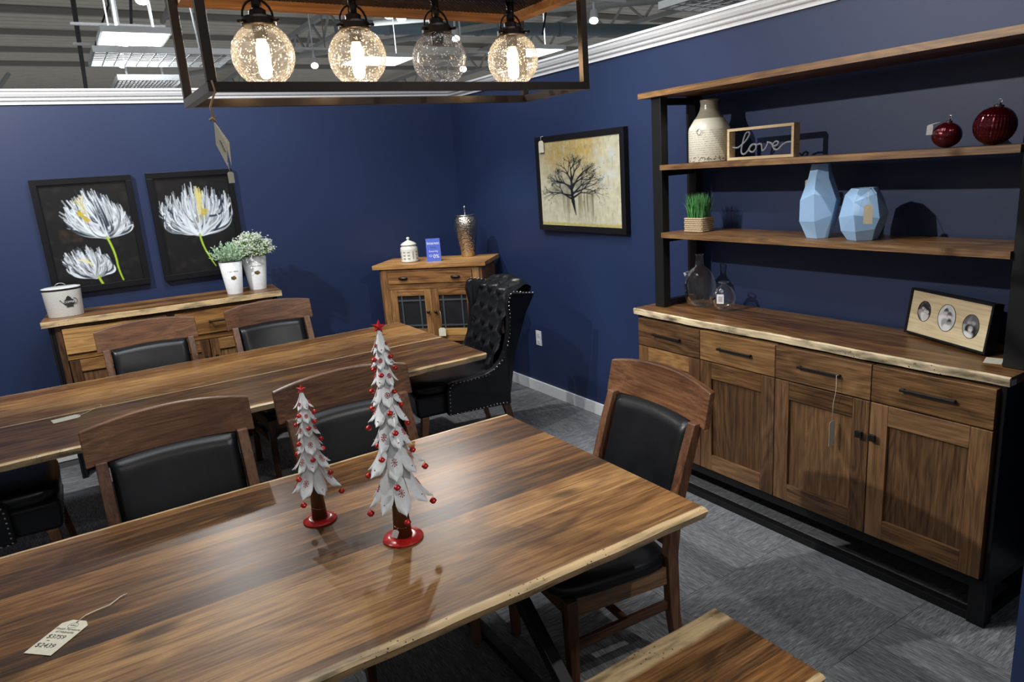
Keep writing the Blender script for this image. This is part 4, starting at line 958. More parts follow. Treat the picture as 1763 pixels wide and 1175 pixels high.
# ================================================================== TIN TREES
def tin_tree(lab, loc, H_, tiers, rbase, rz):
    t = thing('tin_christmas_tree', lab, 'ornament', loc, rz, 'white tin trees')
    mb = MB(); mb.smooth = True; mb.lathe([(rbase*.98,0),(rbase,.002),(rbase*.985,.004),(rbase*.80,.006),(rbase*.76,.008),(rbase*.55,.009),(0,.009)], 40); obj('base', mb, RED_G, t)
    ztr = tiers[-1][0]+.05
    mb = MB(); mb.smooth = True; mb.lathe([(rbase*.46,.009),(rbase*.30,ztr),(rbase*.12,H_-.06)], 24); obj('trunk', mb, GOLDBROWN, t)
    r = random.Random(int(H_*1000))
    for ti, (zt_, rt, zlen, npet) in enumerate(tiers):
        ztop_ = zt_+zlen; r0 = .004 if ti == 0 else rt*.22; a0 = r.uniform(0, 1)
        for k in range(npet):
            a = 2*PI*(k+a0)/npet; jl = r.uniform(.90, 1.10); drop = r.uniform(-.012, .006)*rt/.09
            half = PI/npet*1.22
            def surf(u, v, off=0.0):
                rad = r0+(rt*jl-r0)*(.55*v+.45*v**2.2)+off; z = ztop_+(zt_+drop-ztop_)*(v-.06*v**6)
                w = half if v < .55 else half*math.sqrt(max(0, 1-((v-.55)/.45)**2.2))
                aa = a+(2*u-1)*w*(1-.25*v); rr = rad*(1-.10*v*(2*u-1)**2)
                return (rr*math.cos(aa), rr*math.sin(aa), z)
            mb = MB(); mb.smooth = True; mb.grid(lambda u, v: surf(u, v, .0012*(k % 2)), 8, 10)
            pt = obj('petal', mb, TREE_W, t, fixn=False)
            if (k+ti) % 2 == 0 and rt > .025:
                fs = MB(); cv_ = .60; hh = min(.0085, rt*.14)
                for j in range(4):
                    an = PI*j/4; rr_ = rt*.6; du, dv = math.cos(an)*hh/(2*half*rr_), math.sin(an)*hh/zlen
                    p = Vector(surf(.5-du, cv_-dv, .0025)); q = Vector(surf(.5+du, cv_+dv, .0025)); fs.beam(p, q, .0009, .0006)
                    for e in (p, q): fs.box(e.x-.0011, e.x+.0011, e.y-.0011, e.y+.0011, e.z-.0011, e.z+.0011)
                obj('snowflake', fs, RED_INK, pt, label='red snowflake print')
            else:
                p = surf(.5, .80, .003); obj('print_dot', MB().box(p[0]-.0012,p[0]+.0012,p[1]-.0012,p[1]+.0012,p[2]-.0012,p[2]+.0012), RED_INK, pt)
            if k % 2 == ti % 2:
                tip = Vector(surf(.5, .985)); br = .0062+.0036*(rt/.09)
                obj('hook', MB().tube([tip, tip+Vector((0,0,-.004)), tip+Vector((0,0,-.009))], .0007, 5), STEELWIRE, t)
                bb = MB(); bb.smooth = True; c = tip+Vector((0,0,-.009-br))
                bb.lathe([(0,-br*.9),(br*.6,-br*.75),(br*.98,-br*.2),(br*1.07,-br*.05),(br*1.07,br*.05),(br*.98,br*.2),(br*.6,br*.75),(0,br*.9)], 14, c)
                obj('bell', bb, RED_BELL, t)
    # star
    pts = []; R1 = .021 if H_ > .6 else .016
    for k in range(10):
        rr = R1 if k % 2 == 0 else R1*.42; an = PI/2+PI*k/5; pts.append((rr*math.cos(an), rr*math.sin(an)))
    n = 10; vs = [(x, 0, y) for x, y in pts]+[(0,-.006,0),(0,.006,0)]
    obj('star', MB().add(vs, [(i, (i+1) % n, n) for i in range(n)]+[((i+1) % n, i, n+1) for i in range(n)]), RED_G, t, loc=(0,0,H_-R1), rot=(0,.12,-.35-rz))
    obj('string', MB().tube([(rbase*.42*math.cos(a_), rbase*.42*math.sin(a_), .045+.004*math.sin(a_)) for a_ in [2*PI*k/20 for k in range(20)]], .0006, 4, closed=True), STEELWIRE, t)
    return t
tin_tree('taller white tin tree with red bells and snowflakes on the foreground table', (.679,1.786,.7612), .655,
         [(.562,.028,.062,6),(.522,.034,.062,6),(.472,.038,.075,6),(.415,.048,.085,6),(.358,.060,.090,7),(.288,.064,.112,7),(.212,.082,.125,7),(.112,.094,.150,8)], .0595, .4)
tin_tree('shorter white tin tree with red bells on the foreground table', (.519,2.062,.7612), .445,
         [(.366,.028,.052,6),(.328,.035,.055,6),(.283,.040,.062,6),(.232,.048,.074,6),(.176,.060,.084,7),(.104,.074,.108,7)], .052, 1.1)
hangtag('tiny white price tag wired to the trunk of the taller tin tree', (.648,1.752,.810), .018, .024, -.5, [(.660,1.765,.808),(.648,1.752,.810)], WHITE_PL, ry=.4, rad=.0005)

# ================================================================== ITEMS ON THE HUTCH
def writingmat():
    m, nt, b = newmat('cream_glaze_with_script'); Lk = nt.links; tc = N(nt, 'ShaderNodeTexCoord'); sp = N(nt, 'ShaderNodeSeparateXYZ'); Lk.new(tc.outputs['Object'], sp.inputs[0])
    z = sp.outputs[2]; rows = math_(nt, 'FRACT', math_(nt, 'MULTIPLY', z, 95)); rows = math_(nt, 'LESS_THAN', math_(nt, 'ABSOLUTE', math_(nt, 'SUBTRACT', rows, .5)), .24)
    n = N(nt, 'ShaderNodeTexNoise', i_Scale=190.0, i_Detail=2.0, i_Distortion=2.0); Lk.new(tc.outputs['Object'], n.inputs[0])
    ink = math_(nt, 'GREATER_THAN', n.outputs[0], .53); ink = math_(nt, 'MULTIPLY', ink, rows)
    ink = math_(nt, 'MULTIPLY', ink, math_(nt, 'LESS_THAN', z, .155)); ink = math_(nt, 'MULTIPLY', ink, math_(nt, 'GREATER_THAN', z, .035)); ink = math_(nt, 'MULTIPLY', ink, .65)
    n2 = N(nt, 'ShaderNodeTexNoise', i_Scale=120.0, i_Detail=3.0); Lk.new(tc.outputs['Object'], n2.inputs[0])
    crack = math_(nt, 'MULTIPLY', math_(nt, 'GREATER_THAN', n2.outputs[0], .56), math_(nt, 'LESS_THAN', z, .028))
    base = mixc(nt, math_(nt, 'GREATER_THAN', z, .212), (.78,.74,.60), (.28,.25,.19))
    c = mixc(nt, ink, base, (.08,.09,.12)); c = mixc(nt, math_(nt, 'MULTIPLY', crack, .8), c, (.08,.06,.04))
    Lk.new(c, b.inputs['Base Color']); b.inputs['Roughness'].default_value = .22; return m
t = thing('stoneware_jug', 'cream and taupe stoneware bottle with script print on the upper hutch shelf', 'jug', (2.865,2.600,1.7445))
mb = MB(); mb.smooth = True
mb.lathe([(.098,0),(.103,.004),(.103,.155),(.100,.170),(.078,.205),(.060,.228),(.048,.252),(.043,.275),(.043,.292),(.046,.296),(.046,.305),(.040,.305),(.036,.290)], 48); obj('body', mb, writingmat(), t)
st_ = obj('stamp_print', MB().tube([(-.1035+.0*math.cos(a_), -.028+.014*math.cos(a_), .148+.014*math.sin(a_)) for a_ in [2*PI*k/24 for k in range(24)]], .0012, 4, closed=True), GREYINK, t)
# love sign
t = thing('love_sign', "small pine framed sign reading love on the upper hutch shelf", 'sign', (2.90,2.478,1.7445), -PI/2+.03)
w, h, dp, fw = .372, .150, .045, .013
mb = MB(); mb.box(0,w,-dp,0,0,fw); mb.box(0,w,-dp,0,h-fw,h); mb.box(0,fw,-dp,0,fw,h-fw); mb.box(w-fw,w,-dp,0,fw,h-fw); obj('frame', mb, pale_w, t, .0008)
def script(pts, r=.0035):
    P = []
    for i in range(len(pts)-1):
        p0 = Vector(pts[max(0,i-1)]); p1 = Vector(pts[i]); p2 = Vector(pts[i+1]); p3 = Vector(pts[min(len(pts)-1,i+2)])
        for k in range(6):
            u = k/6; P.append(.5*((2*p1)+(-p0+p2)*u+(2*p0-5*p1+4*p2-p3)*u*u+(-p0+3*p1-3*p2+p3)*u**3))
    P.append(Vector(pts[-1])); return P
lv = [(0.0,.40),(.09,.37),(.16,.46),(.25,.66),(.30,.88),(.27,.96),(.22,.84),(.17,.40),(.165,.16),(.21,.10),(.27,.22),(.32,.42),(.36,.46),(.31,.36),(.30,.22),(.35,.16),(.40,.26),(.41,.40),(.37,.47),(.42,.43),(.47,.46),(.50,.40),(.51,.20),(.55,.24),(.60,.46),(.585,.50),(.65,.45),(.68,.34),(.74,.36),(.765,.46),(.72,.50),(.68,.38),(.70,.22),(.76,.20),(.83,.36),(.90,.44),(1.0,.44)]
obj('lettering', MB().tube([(.013+.346*p.x, -dp*.5, .014+.120*p.y) for p in script([(a_, b_, 0) for a_, b_ in lv])], .0046, 6), plain('grey_script_metal', (.22,.23,.26), .5), t)
box('hang_slot', w-.0135, w-.0125, -.028, -.016, .05, .095, INK, t); 
# ornaments
RGL = plain('dark_red_mercury_glass', (.085,.001,.006), .16, .6, coat=.5)
def ornament(lab, loc, R_, sy, ribs, diamonds, tilt):
    t = thing('glass_ornament', lab, 'ornament', loc, 0, 'red glass ornaments'); t.rotation_euler = (tilt, 0, 0)
    mb = MB(); mb.smooth = not diamonds
    def rf(th, z):
        if diamonds:
            q = z/R_*9; return 1+.035*max(0, math.cos(ribs*th+ (q % 2)*PI))*1.0 if False else 1+.022*math.cos(ribs*th+q*2.2)*math.cos(ribs*th-q*2.2)
        return 1+.022*abs(math.cos(ribs*th/2))
    prof = [(R_*math.sin(a_), R_*sy*(1-math.cos(a_))) for a_ in np.linspace(.02, PI-.12, 40)]
    mb.lathe(prof, 120, rf=rf); obj('glass_body', mb, RGL, t)
    zt_ = prof[-1][1]; mb = MB(); mb.lathe([(R_*.26,zt_-.004),(R_*.22,zt_+.004),(R_*.10,zt_+.006),(R_*.08,zt_+.012)], 16); obj('metal_cap', mb, plain('aged_cap_metal', (.12,.10,.10), .3, .9), t)
    obj('hanging_loop', MB().tube([(0, .007*math.cos(a_), zt_+.017+.007*math.sin(a_)) for a_ in [2*PI*k/14 for k in range(14)]], .0012, 5, closed=True), CHROME, t)
ornament('smaller ribbed dark red glass ornament with a white tag', (2.850,1.438,1.7448), .049, .95, 44, False, .1)
ornament('larger diamond-cut dark red glass ornament on the upper hutch shelf', (2.860,1.285,1.7448), .067, 1.0, 18, True, .12)
# faux grass in woven box
t = thing('potted_grass', 'tuft of green artificial grass in a small woven box on the middle shelf', 'plant', (2.83,2.640,1.3925), .15)
a_ = .052; hb = .076
ROPE = plain('woven_seagrass', (.50,.38,.24), .8, noise=.3, nscale=200)
box('liner', -a_+.006, a_-.006, -a_+.006, a_-.006, .001, hb-.012, plain('dark_liner', (.06,.05,.03), .9), t)
for row in range(7):
    z = .006+row*.0105; mb = MB()
    for side in range(4):
        pts = []
        for k in range(13):
            u = -a_+2*a_*k/12; w_ = .003*math.cos(PI*(k+row)); q = a_+w_
            pts.append([(u,-q,z),(q,u,z),(-u,q,z),(-q,-u,z)][side])
        mb.tube(pts, .0052, 6)
    obj('woven_strand', mb, ROPE, t)
mb = MB(); r = random.Random(5)
for k in range(420):
    x, y = r.uniform(-.044,.044), r.uniform(-.044,.044); h_ = r.uniform(.09,.145); lx, ly = r.gauss(0,.013)+x*.25, r.gauss(0,.013)+y*.25; an = r.uniform(0,PI); w_ = .0016
    dx, dy = math.cos(an)*w_, math.sin(an)*w_; z = hb-.016
    mb.add([(x-dx,y-dy,z),(x+dx,y+dy,z),(x+lx*.4+dx,y+ly*.4+dy,z+h_*.6),(x+lx*.4-dx,y+ly*.4-dy,z+h_*.6),(x+lx,y+ly,z+h_)], [(0,1,2,3),(3,2,4)])
obj('grass_blades', mb, plain('fresh_green_grass', (.10,.32,.10), .5), t, kind='stuff', fixn=False)
# faceted vases
BLUE = plain('pale_blue_ceramic', (.34,.54,.80), .45, nscale=7)
def facet_vase(lab, loc, rings, n, rz, top_open=.6):
    t = thing('faceted_vase', lab, 'vase', loc, rz, 'faceted blue vases'); vs = []; r = random.Random(int(loc[1]*100))
    for i, (rad, z) in enumerate(rings):
        for k in range(n):
            a_ = 2*PI*(k+r.uniform(-.12,.12))/n; jz = 0 if i in (0, len(rings)-1) else r.uniform(-.02,.02); rr = rad*(1+ (r.uniform(-.05,.05) if 0 < i < len(rings)-1 else 0))
            vs.append((rr*math.cos(a_), rr*math.sin(a_), z+jz))
    fs = [tuple(range(n-1,-1,-1))]
    for i in range(len(rings)-1):
        for k in range(n):
            A, B, Cc, Dd = i*n+k, i*n+(k+1) % n, (i+1)*n+k, (i+1)*n+(k+1) % n
            if i % 2 == 0: fs += [(A,B,Cc),(B,Dd,Cc)]
            else: fs += [(A,Dd,Cc),(A,B,Dd)]
    m_ = len(rings)-1; b0 = len(vs); rt, zt_ = rings[-1]
    for k in range(n):
        a_ = 2*PI*k/n; vs.append((rt*.8*math.cos(a_), rt*.8*math.sin(a_), zt_))
    for k in range(n): vs.append((vs[b0+k][0], vs[b0+k][1], zt_-.05))
    for k in range(n):
        k2 = (k+1) % n; fs += [(m_*n+k, m_*n+k2, b0+k2, b0+k), (b0+k, b0+k2, b0+n+k2, b0+n+k)]
    fs.append(tuple(b0+n+k for k in range(n)))
    obj('body', MB().add(vs, fs), BLUE, t, .0012)
    mb = MB(); ra, za = rings[0]
    return t
facet_vase('tall faceted pale blue vase on the middle hutch shelf', (2.82,1.932,1.3925), [(.052,0),(.080,.085),(.083,.180),(.048,.262),(.038,.318)], 6, .35)
facet_vase('short wide faceted pale blue vase on the middle hutch shelf', (2.82,1.728,1.3925), [(.058,0),(.084,.055),(.094,.112),(.075,.175),(.050,.212)], 6, .1)
# glass bottles
def bottle(lab, loc, prof, label_card=False):
    t = thing('glass_bottle', lab, 'bottle', loc, 0, 'clear glass bottles'); mb = MB(); mb.smooth = True
    inner = [(max(.001, r_-.003), z+.004) for r_, z in prof][::-1]
    mb.lathe(prof, 40, rf=lambda th, z: 1+.02*math.sin(3*th+z*40)+.012*math.sin(7*th-z*90), cap=False); obj('glass_body', mb, CLEAR, t)
    mb = MB(); mb.lathe([(prof[0][0]*.98,0),(prof[0][0]*.98,.006)], 32); obj('thick_base', mb, CLEAR, t)
    mb = MB(); mb.tube([(prof[-1][0]*math.cos(a_), prof[-1][0]*math.sin(a_), prof[-1][1]) for a_ in [2*PI*k/20 for k in range(20)]], .003, 6, closed=True); obj('lip', mb, CLEAR, t)
    return t
bottle('large clear glass demijohn bottle on the left end of the hutch counter', (2.885,2.690,.9815), [(.050,0),(.068,.012),(.082,.06),(.084,.12),(.074,.165),(.045,.200),(.024,.215),(.020,.240),(.019,.272),(.022,.278)])
t = bottle('small round clear glass bottle with a white barcode label', (2.865,2.505,.9815), [(.030,0),(.048,.012),(.061,.05),(.058,.085),(.038,.118),(.014,.132),(.011,.140),(.026,.148)])
lb = obj('label_sticker', MB().box(-.0635,-.0628,-.014,.022,.045,.094), WHITE_PL, t, rot=(0,0,.5))
for k in range(5): box('print_line', -.0640, -.0636, -.008, .014, .055+k*.006, .0575+k*.006, GREYINK, lb)
# photo frame
def oval_photo(cvw, kind):
    cv = Canvas(60, 72, [(.02,.02,.02),(.55,.55,.55),(.12,.12,.12)][kind]); r = random.Random(kind+40)
    for _ in range(40): g = r.uniform(.0,.25) if kind != 1 else r.uniform(.3,.8); cv.dot(r.uniform(0,60), r.uniform(0,72), r.uniform(3,9), (g,g,g), .4, 1.)
    def person(x, y, s_, face, hair, cloth):
        cv.dot(x, y+2.9*s_, 2.2*s_, cloth, .95); cv.stroke((x-1.6*s_,y+2.4*s_), (x,y+5*s_), (x+1.6*s_,y+6*s_), 1.6*s_, 1.6*s_, cloth, .9)
        cv.dot(x, y-.35*s_, 1.25*s_, hair, .95); cv.dot(x, y+.15*s_, .92*s_, face, .95)
        cv.dot(x, y-.75*s_, .85*s_, hair, .7); cv.stroke((x-.25*s_,y+.55*s_), (x,y+.62*s_), (x+.25*s_,y+.55*s_), .12*s_, .12*s_, (.15,.15,.15), .6)
    L1, L2, D1, M1 = (.62,.62,.62), (.75,.75,.75), (.02,.02,.02), (.35,.35,.35)
    if kind == 0:
        person(22, 24, 7, L1, D1, M1); person(33, 34, 6, L2, M1, L2); person(45, 38, 6, L1, (.5,.5,.5), L1)
    elif kind == 1: person(24, 22, 8, L1, D1, L2); person(38, 30, 8, L2, (.06,.06,.06), M1); person(40, 46, 6.5, M1, D1, L2)
    else: person(22, 24, 9, M1, (.18,.18,.18), M1); person(38, 22, 9, M1, (.1,.1,.1), D1); person(30, 46, 8, L1, (.4,.4,.4), L2)
    return cv
pf = thing('photo_frame', 'black box frame with pale wood mat and three oval black-and-white photos', 'picture frame', (2.955,1.605,.9818), math.radians(-90-22)+.0)
pf.location.z = .9885; pf.rotation_euler = (math.radians(-8), 0, math.atan2(1.213-1.605, 2.800-2.955))
w, h, dp, fw = .415, .192, .045, .009
mb = MB(); mb.box(0,w,-0,dp,0,fw); mb.box(0,w,0,dp,h-fw,h); mb.box(0,fw,0,dp,fw,h-fw); mb.box(w-fw,w,0,dp,fw,h-fw); obj('frame', mb, blackwood, pf, .001)
box('mat_board', fw, w-fw, .007, .012, fw, h-fw, wood('pale_mat_wood', (.50,.40,.25), (.68,.58,.40), (.80,.72,.54), 'x', .5, var=.1), pf)
PH = paintmat('black_and_white_photo', .3)
for i, (cx, cz, rx_, rz_) in enumerate([(.085,.105,.034,.042),(.205,.100,.044,.054),(.325,.090,.038,.046)]):
    cv = oval_photo(0, i)
    def fn(u, v, cx=cx, cz=cz, rx_=rx_, rz_=rz_):
        a_, b_ = 2*u-1, 2*v-1; return (cx+rx_*a_*math.sqrt(max(0, 1-b_*b_/2)), .0062, cz+rz_*b_*math.sqrt(max(0, 1-a_*a_/2)))
    ph = colour_plane('photo', cv, fn, PH, pf)
    obj('oval_rim', MB().tube([(cx+rx_*math.cos(a_), .0060, cz+rz_*math.sin(a_)) for a_ in [2*PI*k/28 for k in range(28)]], .0012, 4, closed=True), INK, ph)
box('easel_back', w*.45, w*.55, dp, dp+.004, .01, h*.8, blackwood, pf)

# ================================================================== ITEMS ON THE BUFFET
Rb = Matrix.Rotation(math.radians(-5.5), 4, 'Z')
t = thing('coffee_tin', 'oval white dotted enamel tin with a teapot print reading COFFEE', 'canister', (-.060,5.335,ZT+.0005), math.radians(-3))
def dotmat():
    m, nt, b = newmat('white_enamel_with_grey_dots'); Lk = nt.links; tc = N(nt, 'ShaderNodeTexCoord'); mp = N(nt, 'ShaderNodeMapping'); mp.inputs['Rotation'].default_value = (0, PI/4, 0); Lk.new(tc.outputs['Object'], mp.inputs[0])
    sp = N(nt, 'ShaderNodeSeparateXYZ'); Lk.new(mp.outputs[0], sp.inputs[0])
    def cell(s_): return math_(nt, 'ABSOLUTE', math_(nt, 'SUBTRACT', math_(nt, 'FRACT', math_(nt, 'MULTIPLY', s_, 130)), .5))
    d = math_(nt, 'MULTIPLY', math_(nt, 'LESS_THAN', cell(sp.outputs[0]), .24), math_(nt, 'LESS_THAN', cell(sp.outputs[2]), .24))
    Lk.new(mixc(nt, d, (.74,.74,.70), (.33,.34,.34)), b.inputs['Base Color']); b.inputs['Roughness'].default_value = .3; return m
mb = MB(); mb.smooth = True; mb.lathe([(.098,0),(.100,.003),(.109,.170),(.1095,.172)], 48, sy=.62); obj('tin_body', mb, dotmat(), t)
mb = MB(); mb.lathe([(.1105,.170),(.1115,.172),(.1115,.178),(.1105,.180)], 48, sy=.63); obj('rim', mb, blackwood, t, label='black rim line')
mb = MB(); mb.lathe([(.110,.180),(.110,.186),(.09,.190),(0,.192)], 48, sy=.63); obj('lid', mb, WHITE_EN, t)
obj('lid_handle', MB().tube([(.032*math.cos(a_), 0, .190+.022*math.sin(a_)) for a_ in [PI*k/10 for k in range(11)]], .0028, 6), plain('grey_wire', (.3,.3,.3), .3, .8), t)
def on_tin(x, z): return (x, -.0665*math.sqrt(max(0, 1-(x/.109)**2))-.0015, z)
mb = MB()
def patch(poly):
    n = len(poly); c = (sum(p[0] for p in poly)/n, sum(p[1] for p in poly)/n); vs = [on_tin(*c)]+[on_tin(*p) for p in poly]; mb.add(vs, [(0, 1+i, 1+(i+1) % n) for i in range(n)])
cx, cz = .034, .092
patch([(cx+.031*math.cos(a_), cz+.024*math.sin(a_)) for a_ in [2*PI*k/24 for k in range(24)]]); patch([(cx-.018,cz+.018),(cx+.018,cz+.018),(cx+.010,cz+.034),(cx,cz+.042),(cx-.010,cz+.034)])
patch([(cx-.025,cz-.008),(cx-.020,cz-.022),(cx-.044,cz+.008),(cx-.054,cz+.018),(cx-.046,cz+.018),(cx-.036,cz+.004)]); patch([(cx-.016,cz-.020),(cx+.016,cz-.020),(cx+.020,cz-.030),(cx-.020,cz-.030)])
obj('teapot_print', mb, INK, t, fixn=False)
obj('teapot_handle_print', MB().tube([on_tin(cx+.028+.016*math.cos(a_), cz+.006+.018*math.sin(a_)) for a_ in [-1.4+k*.28 for k in range(12)]], .0016, 4), INK, t)
text_mesh('lettering', 'COFFEE', .0175, WHITE_EN, t, (cx, on_tin(cx, cz)[1]-.0022, cz+.002), (PI/2,0,.10), .0003)
# flower pots
def pot(lab, loc, h_, r0, r1):
    t = thing('flower_pot', lab, 'potted plant', loc, 0); mb = MB(); mb.smooth = True; mb.lathe([(r0,0),(r1,h_),(r1-.003,h_),(r1-.008,h_-.02)], 36, cap=False); mb.lathe([(0,.0005),(r0,.0005)], 36, cap=False); obj('pot', mb, WHITE_EN, t)
    obj('pot_rim', MB().tube([(r1*math.cos(a_), r1*math.sin(a_), h_) for a_ in [2*PI*k/32 for k in range(32)]], .0022, 6, closed=True), plain('dark_rim', (.05,.05,.05), .3), t)
    box('soil', -r1*.6, r1*.6, -r1*.6, r1*.6, h_-.03, h_-.02, plain('soil', (.04,.03,.02), .9), t)
    def on(th, z, o=.001): r_ = r0+(r1-r0)*z/h_+o; return (r_*math.cos(th), r_*math.sin(th), z)
    fc = -PI/2-.06; mb = MB(); r = random.Random(3)
    FR = [plain('fruit_red_print', (.35,.05,.03), .5), plain('fruit_gold_print', (.45,.16,.04), .5), plain('leaf_print', (.05,.12,.03), .5)]
    for k in range(11):
        a_ = r.uniform(0, 2*PI); d = r.uniform(0, .9); mb.cur = r.choice([0,0,1,2]); cth = fc+d*math.cos(a_)*.26; czz = h_*.52+d*math.sin(a_)*.012; rr = .0065
        mb.add([on(cth, czz, .0022)]+[on(cth+rr*math.cos(b_)/.05, czz+rr*math.sin(b_), .0018+.0001*k) for b_ in [2*PI*q/8 for q in range(8)]], [(0, 1+q, 1+(q+1) % 8) for q in range(8)])
    obj('fruit_print', mb, FR, t, fixn=False)
    for (txt, sz, zz) in (('FARM FRESH', .0095, h_*.70),):
        mt = text_mesh('lettering', txt, sz, GREYINK, t, (0,0,0), (0,0,0), 0.0001)
        for v in mt.data.vertices: x_, y_, z_ = v.co; v.co = on(fc+x_/.052, zz+y_, .0012+z_)
    return t, r1, h_
GREENP = plain('pale_sage_leaf', (.45,.62,.42), .6); GREEN2 = plain('bright_leaf', (.22,.46,.07), .5); WFL = plain('white_petals', (.86,.90,.82), .6)
def leafq(mb, p, d, L_, w_):
    d = Vector(d).normalized(); s_ = d.orthogonal().normalized(); s_.rotate(Quaternion(d, random.uniform(0, 6.3))); p = Vector(p)
    mb.add([p, p+d*L_*.5+s_*w_, p+d*L_, p+d*L_*.5-s_*w_], [(0,1,2,3)])
p1, r1, h1 = pot('white tapered pot of pale sage foliage with a fruit print on the buffet', (.965,5.235,ZT+.0005), .228, .052, .078)
mb = MB(); r = random.Random(8)
for k in range(130):
    a_ = r.uniform(0, 2*PI); el = r.uniform(.25, 1.45); L_ = r.uniform(.07, .135); d = Vector((math.cos(a_)*math.cos(el), math.sin(a_)*math.cos(el), math.sin(el)+.25)).normalized()
    base = Vector((math.cos(a_)*.03*r.random(), math.sin(a_)*.03*r.random(), h1-.02))
    for q in range(16):
        t_ = .25+.75*q/15; p = base+d*L_*t_*1.15; b_ = r.uniform(0, 2*PI); dd = d*.9+Vector((math.cos(b_), math.sin(b_), r.uniform(-.2,.6)))*.75; leafq(mb, p, dd, .020, .0036)
obj('foliage', mb, GREENP, p1, kind='stuff', fixn=False)
p2, r1, h2 = pot('white tapered pot of bushy white blossoms with a fruit print on the buffet', (1.140,5.300,ZT+.0005), .245, .058, .088)
mb = MB(); fl = MB(); r = random.Random(9)
for k in range(200):
    a_ = r.uniform(0, 2*PI); el = r.uniform(.05, 1.5); L_ = r.uniform(.13, .185)*(.80+.2*math.sin(el)); d = Vector((math.cos(a_)*math.cos(el)*.9, math.sin(a_)*math.cos(el)*.9, math.sin(el)*.95+.25)).normalized()
    base = Vector((math.cos(a_)*.045*r.random(), math.sin(a_)*.045*r.random(), h2-.02))
    mb.tube([base, base+d*L_*.85], .0011, 3, cap=False)
    for q in range(9):
        t_ = .25+.6*r.random(); p = base+d*L_*t_; b_ = r.uniform(0, 2*PI); leafq(mb, p, d+Vector((math.cos(b_), math.sin(b_), .2))*.7, .030, .0050)
    for q in range(9):
        c = base+d*L_*(.82+.16*r.random())+Vector((r.gauss(0,.009), r.gauss(0,.009), r.gauss(0,.009)))
        for j in range(4): b_ = PI/2*j+r.random(); leafq(fl, c, (math.cos(b_), math.sin(b_), .5), .0085, .0040)
obj('leaves', mb, GREEN2, p2, kind='stuff', fixn=False); obj('blossoms', fl, WFL, p2, kind='stuff', fixn=False)

# ================================================================== ITEMS ON THE CORNER CABINET
Z1 = 1.1005
t = thing('ceramic_jar', 'small white lidded ceramic jar on the corner cabinet', 'jar', (2.352,5.300,Z1)); JW = plain('cream_ceramic', (.62,.62,.56), .3)
mb = MB(); mb.smooth = True; mb.lathe([(.060,0),(.068,.004),(.070,.012),(.068,.016),(.070,.10),(.068,.118),(.058,.128),(.056,.136)], 40); obj('body', mb, JW, t)
for k in range(12):
    a_ = 2*PI*k/12
    for q in range(3 if k % 3 else 1):
        z = .03+q*.025; hh = .008 if k % 3 else .06
        obj('relief_mark', MB().beam((.0705*math.cos(a_-.14), .0705*math.sin(a_-.14), z+hh/2), (.0705*math.cos(a_+.14), .0705*math.sin(a_+.14), z+hh/2), .002, hh) if k % 3 else MB().beam((.0705*math.cos(a_-.05), .0705*math.sin(a_-.05), .06), (.0705*math.cos(a_+.05), .0705*math.sin(a_+.05), .06), .002, .06), plain('grey_relief', (.28,.28,.26), .5) if k == 1 and q == 0 else (bpy.data.materials.get('grey_relief') or JW), t)
mb = MB(); mb.smooth = True; mb.lathe([(.062,.136),(.065,.140),(.062,.146),(.045,.158),(.020,.170),(.008,.176),(.009,.180),(.014,.188),(.012,.197),(0,.201)], 40); obj('lid', mb, JW, t)
t = thing('tabletop_sign', 'blue folded card sign reading Interest and 0% on the corner cabinet', 'sign', (2.480,5.120,Z1), math.radians(-32))
BL = plain('blue_print_card', (.075,.13,.55), .3); BLW = plain('white_print', (.75,.76,.85), .4)
w, h = .112, .180; mb = MB(); mb.add([(-w/2,0,0),(w/2,0,0),(w/2,.022,h),(-w/2,.022,h),(-w/2,.002,0),(w/2,.002,0),(w/2,.024,h),(-w/2,.024,h)], [(0,1,2,3),(7,6,5,4),(0,4,5,1),(1,5,6,2),(2,6,7,3),(3,7,4,0)]); fr = obj('front_card', mb, BL, t)
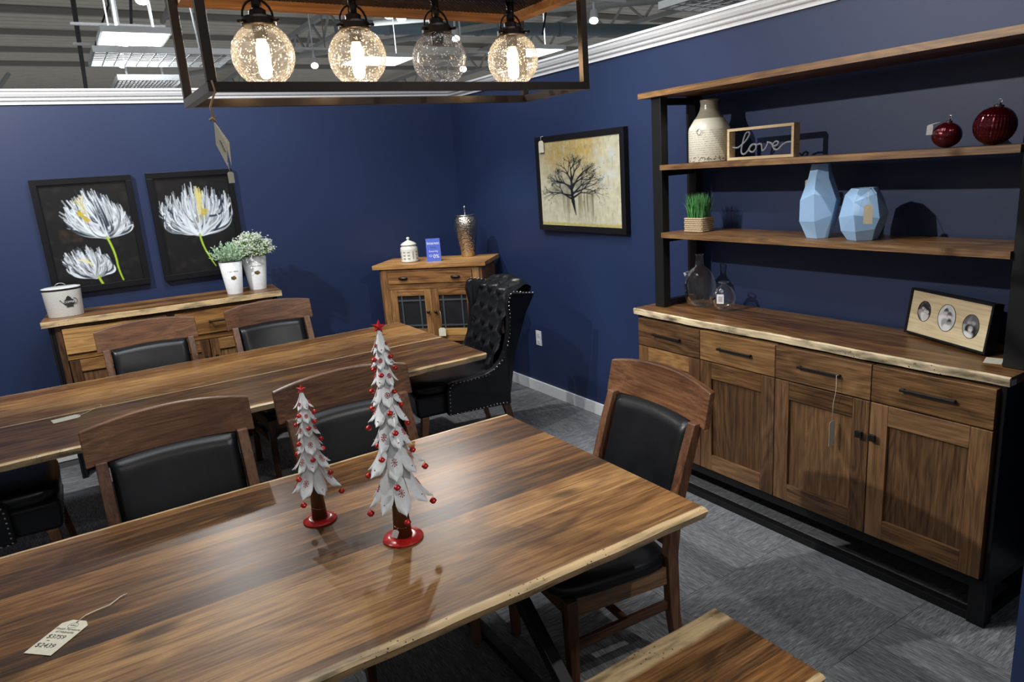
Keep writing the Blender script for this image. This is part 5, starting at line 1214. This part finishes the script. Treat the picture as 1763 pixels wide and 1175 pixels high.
mb = MB(); mb.add([(-w/2,.048,0),(w/2,.048,0),(w/2,.026,h),(-w/2,.026,h),(-w/2,.046,0),(w/2,.046,0),(w/2,.0245,h),(-w/2,.0245,h)], [(0,1,2,3),(7,6,5,4),(0,4,5,1),(1,5,6,2),(2,6,7,3),(3,7,4,0)]); obj('rear_card', mb, CARD, t)
an = math.atan2(.022, h)
def onc(z): return (0, z*.022/h-.0008, z)
text_mesh('lettering', 'Interest', .034, BLW, fr, onc(.143), (PI/2-an,0,0), .0003, xs=.92); text_mesh('lettering', 'F R E E', .016, INK, fr, onc(.108), (PI/2-an,0,0), .0003)
text_mesh('lettering', 'financing', .020, BLW, fr, onc(.080), (PI/2-an,0,0), .0003); text_mesh('lettering', '0%', .042, BLW, fr, (.020, onc(.038)[1], .038), (PI/2-an,0,0), .0003)
obj('print_oval', MB().tube([(-.024+.011*math.cos(a_), onc(.042)[1], .044+.007*math.sin(a_)) for a_ in [2*PI*k/16 for k in range(16)]], .002, 4, closed=True), BLW, fr)
t = thing('hammered_urn', 'tall hammered silver urn with a finial lid on the corner cabinet', 'urn', (2.800,5.130,Z1))
def hammered():
    m, nt, b = newmat('hammered_silver'); Lk = nt.links; tc = N(nt, 'ShaderNodeTexCoord'); v = N(nt, 'ShaderNodeTexVoronoi', i_Scale=75.0); Lk.new(tc.outputs['Object'], v.inputs[0])
    r_ = ramp(nt, [(.2, (.50,.44,.36)), (.8, (.62,.56,.48))], v.outputs['Distance']); Lk.new(r_.outputs[0], b.inputs['Base Color']); b.inputs['Metallic'].default_value = 1; b.inputs['Roughness'].default_value = .24; bump(nt, b, v.outputs['Distance'], .7, .004); return m
HM = hammered()
mb = MB(); mb.smooth = True; mb.lathe([(.050,0),(.054,.004),(.060,.05),(.078,.14),(.093,.22),(.096,.265),(.088,.305),(.076,.325),(.074,.330)], 48); obj('body', mb, HM, t)
mb = MB(); mb.smooth = True; mb.lathe([(.078,.330),(.082,.334),(.080,.340),(.04,.345),(.010,.348),(.005,.352),(.005,.362),(.009,.368),(.005,.376),(.007,.388),(.010,.398),(.007,.408),(0,.412)], 32); obj('lid', mb, CHROME, t)
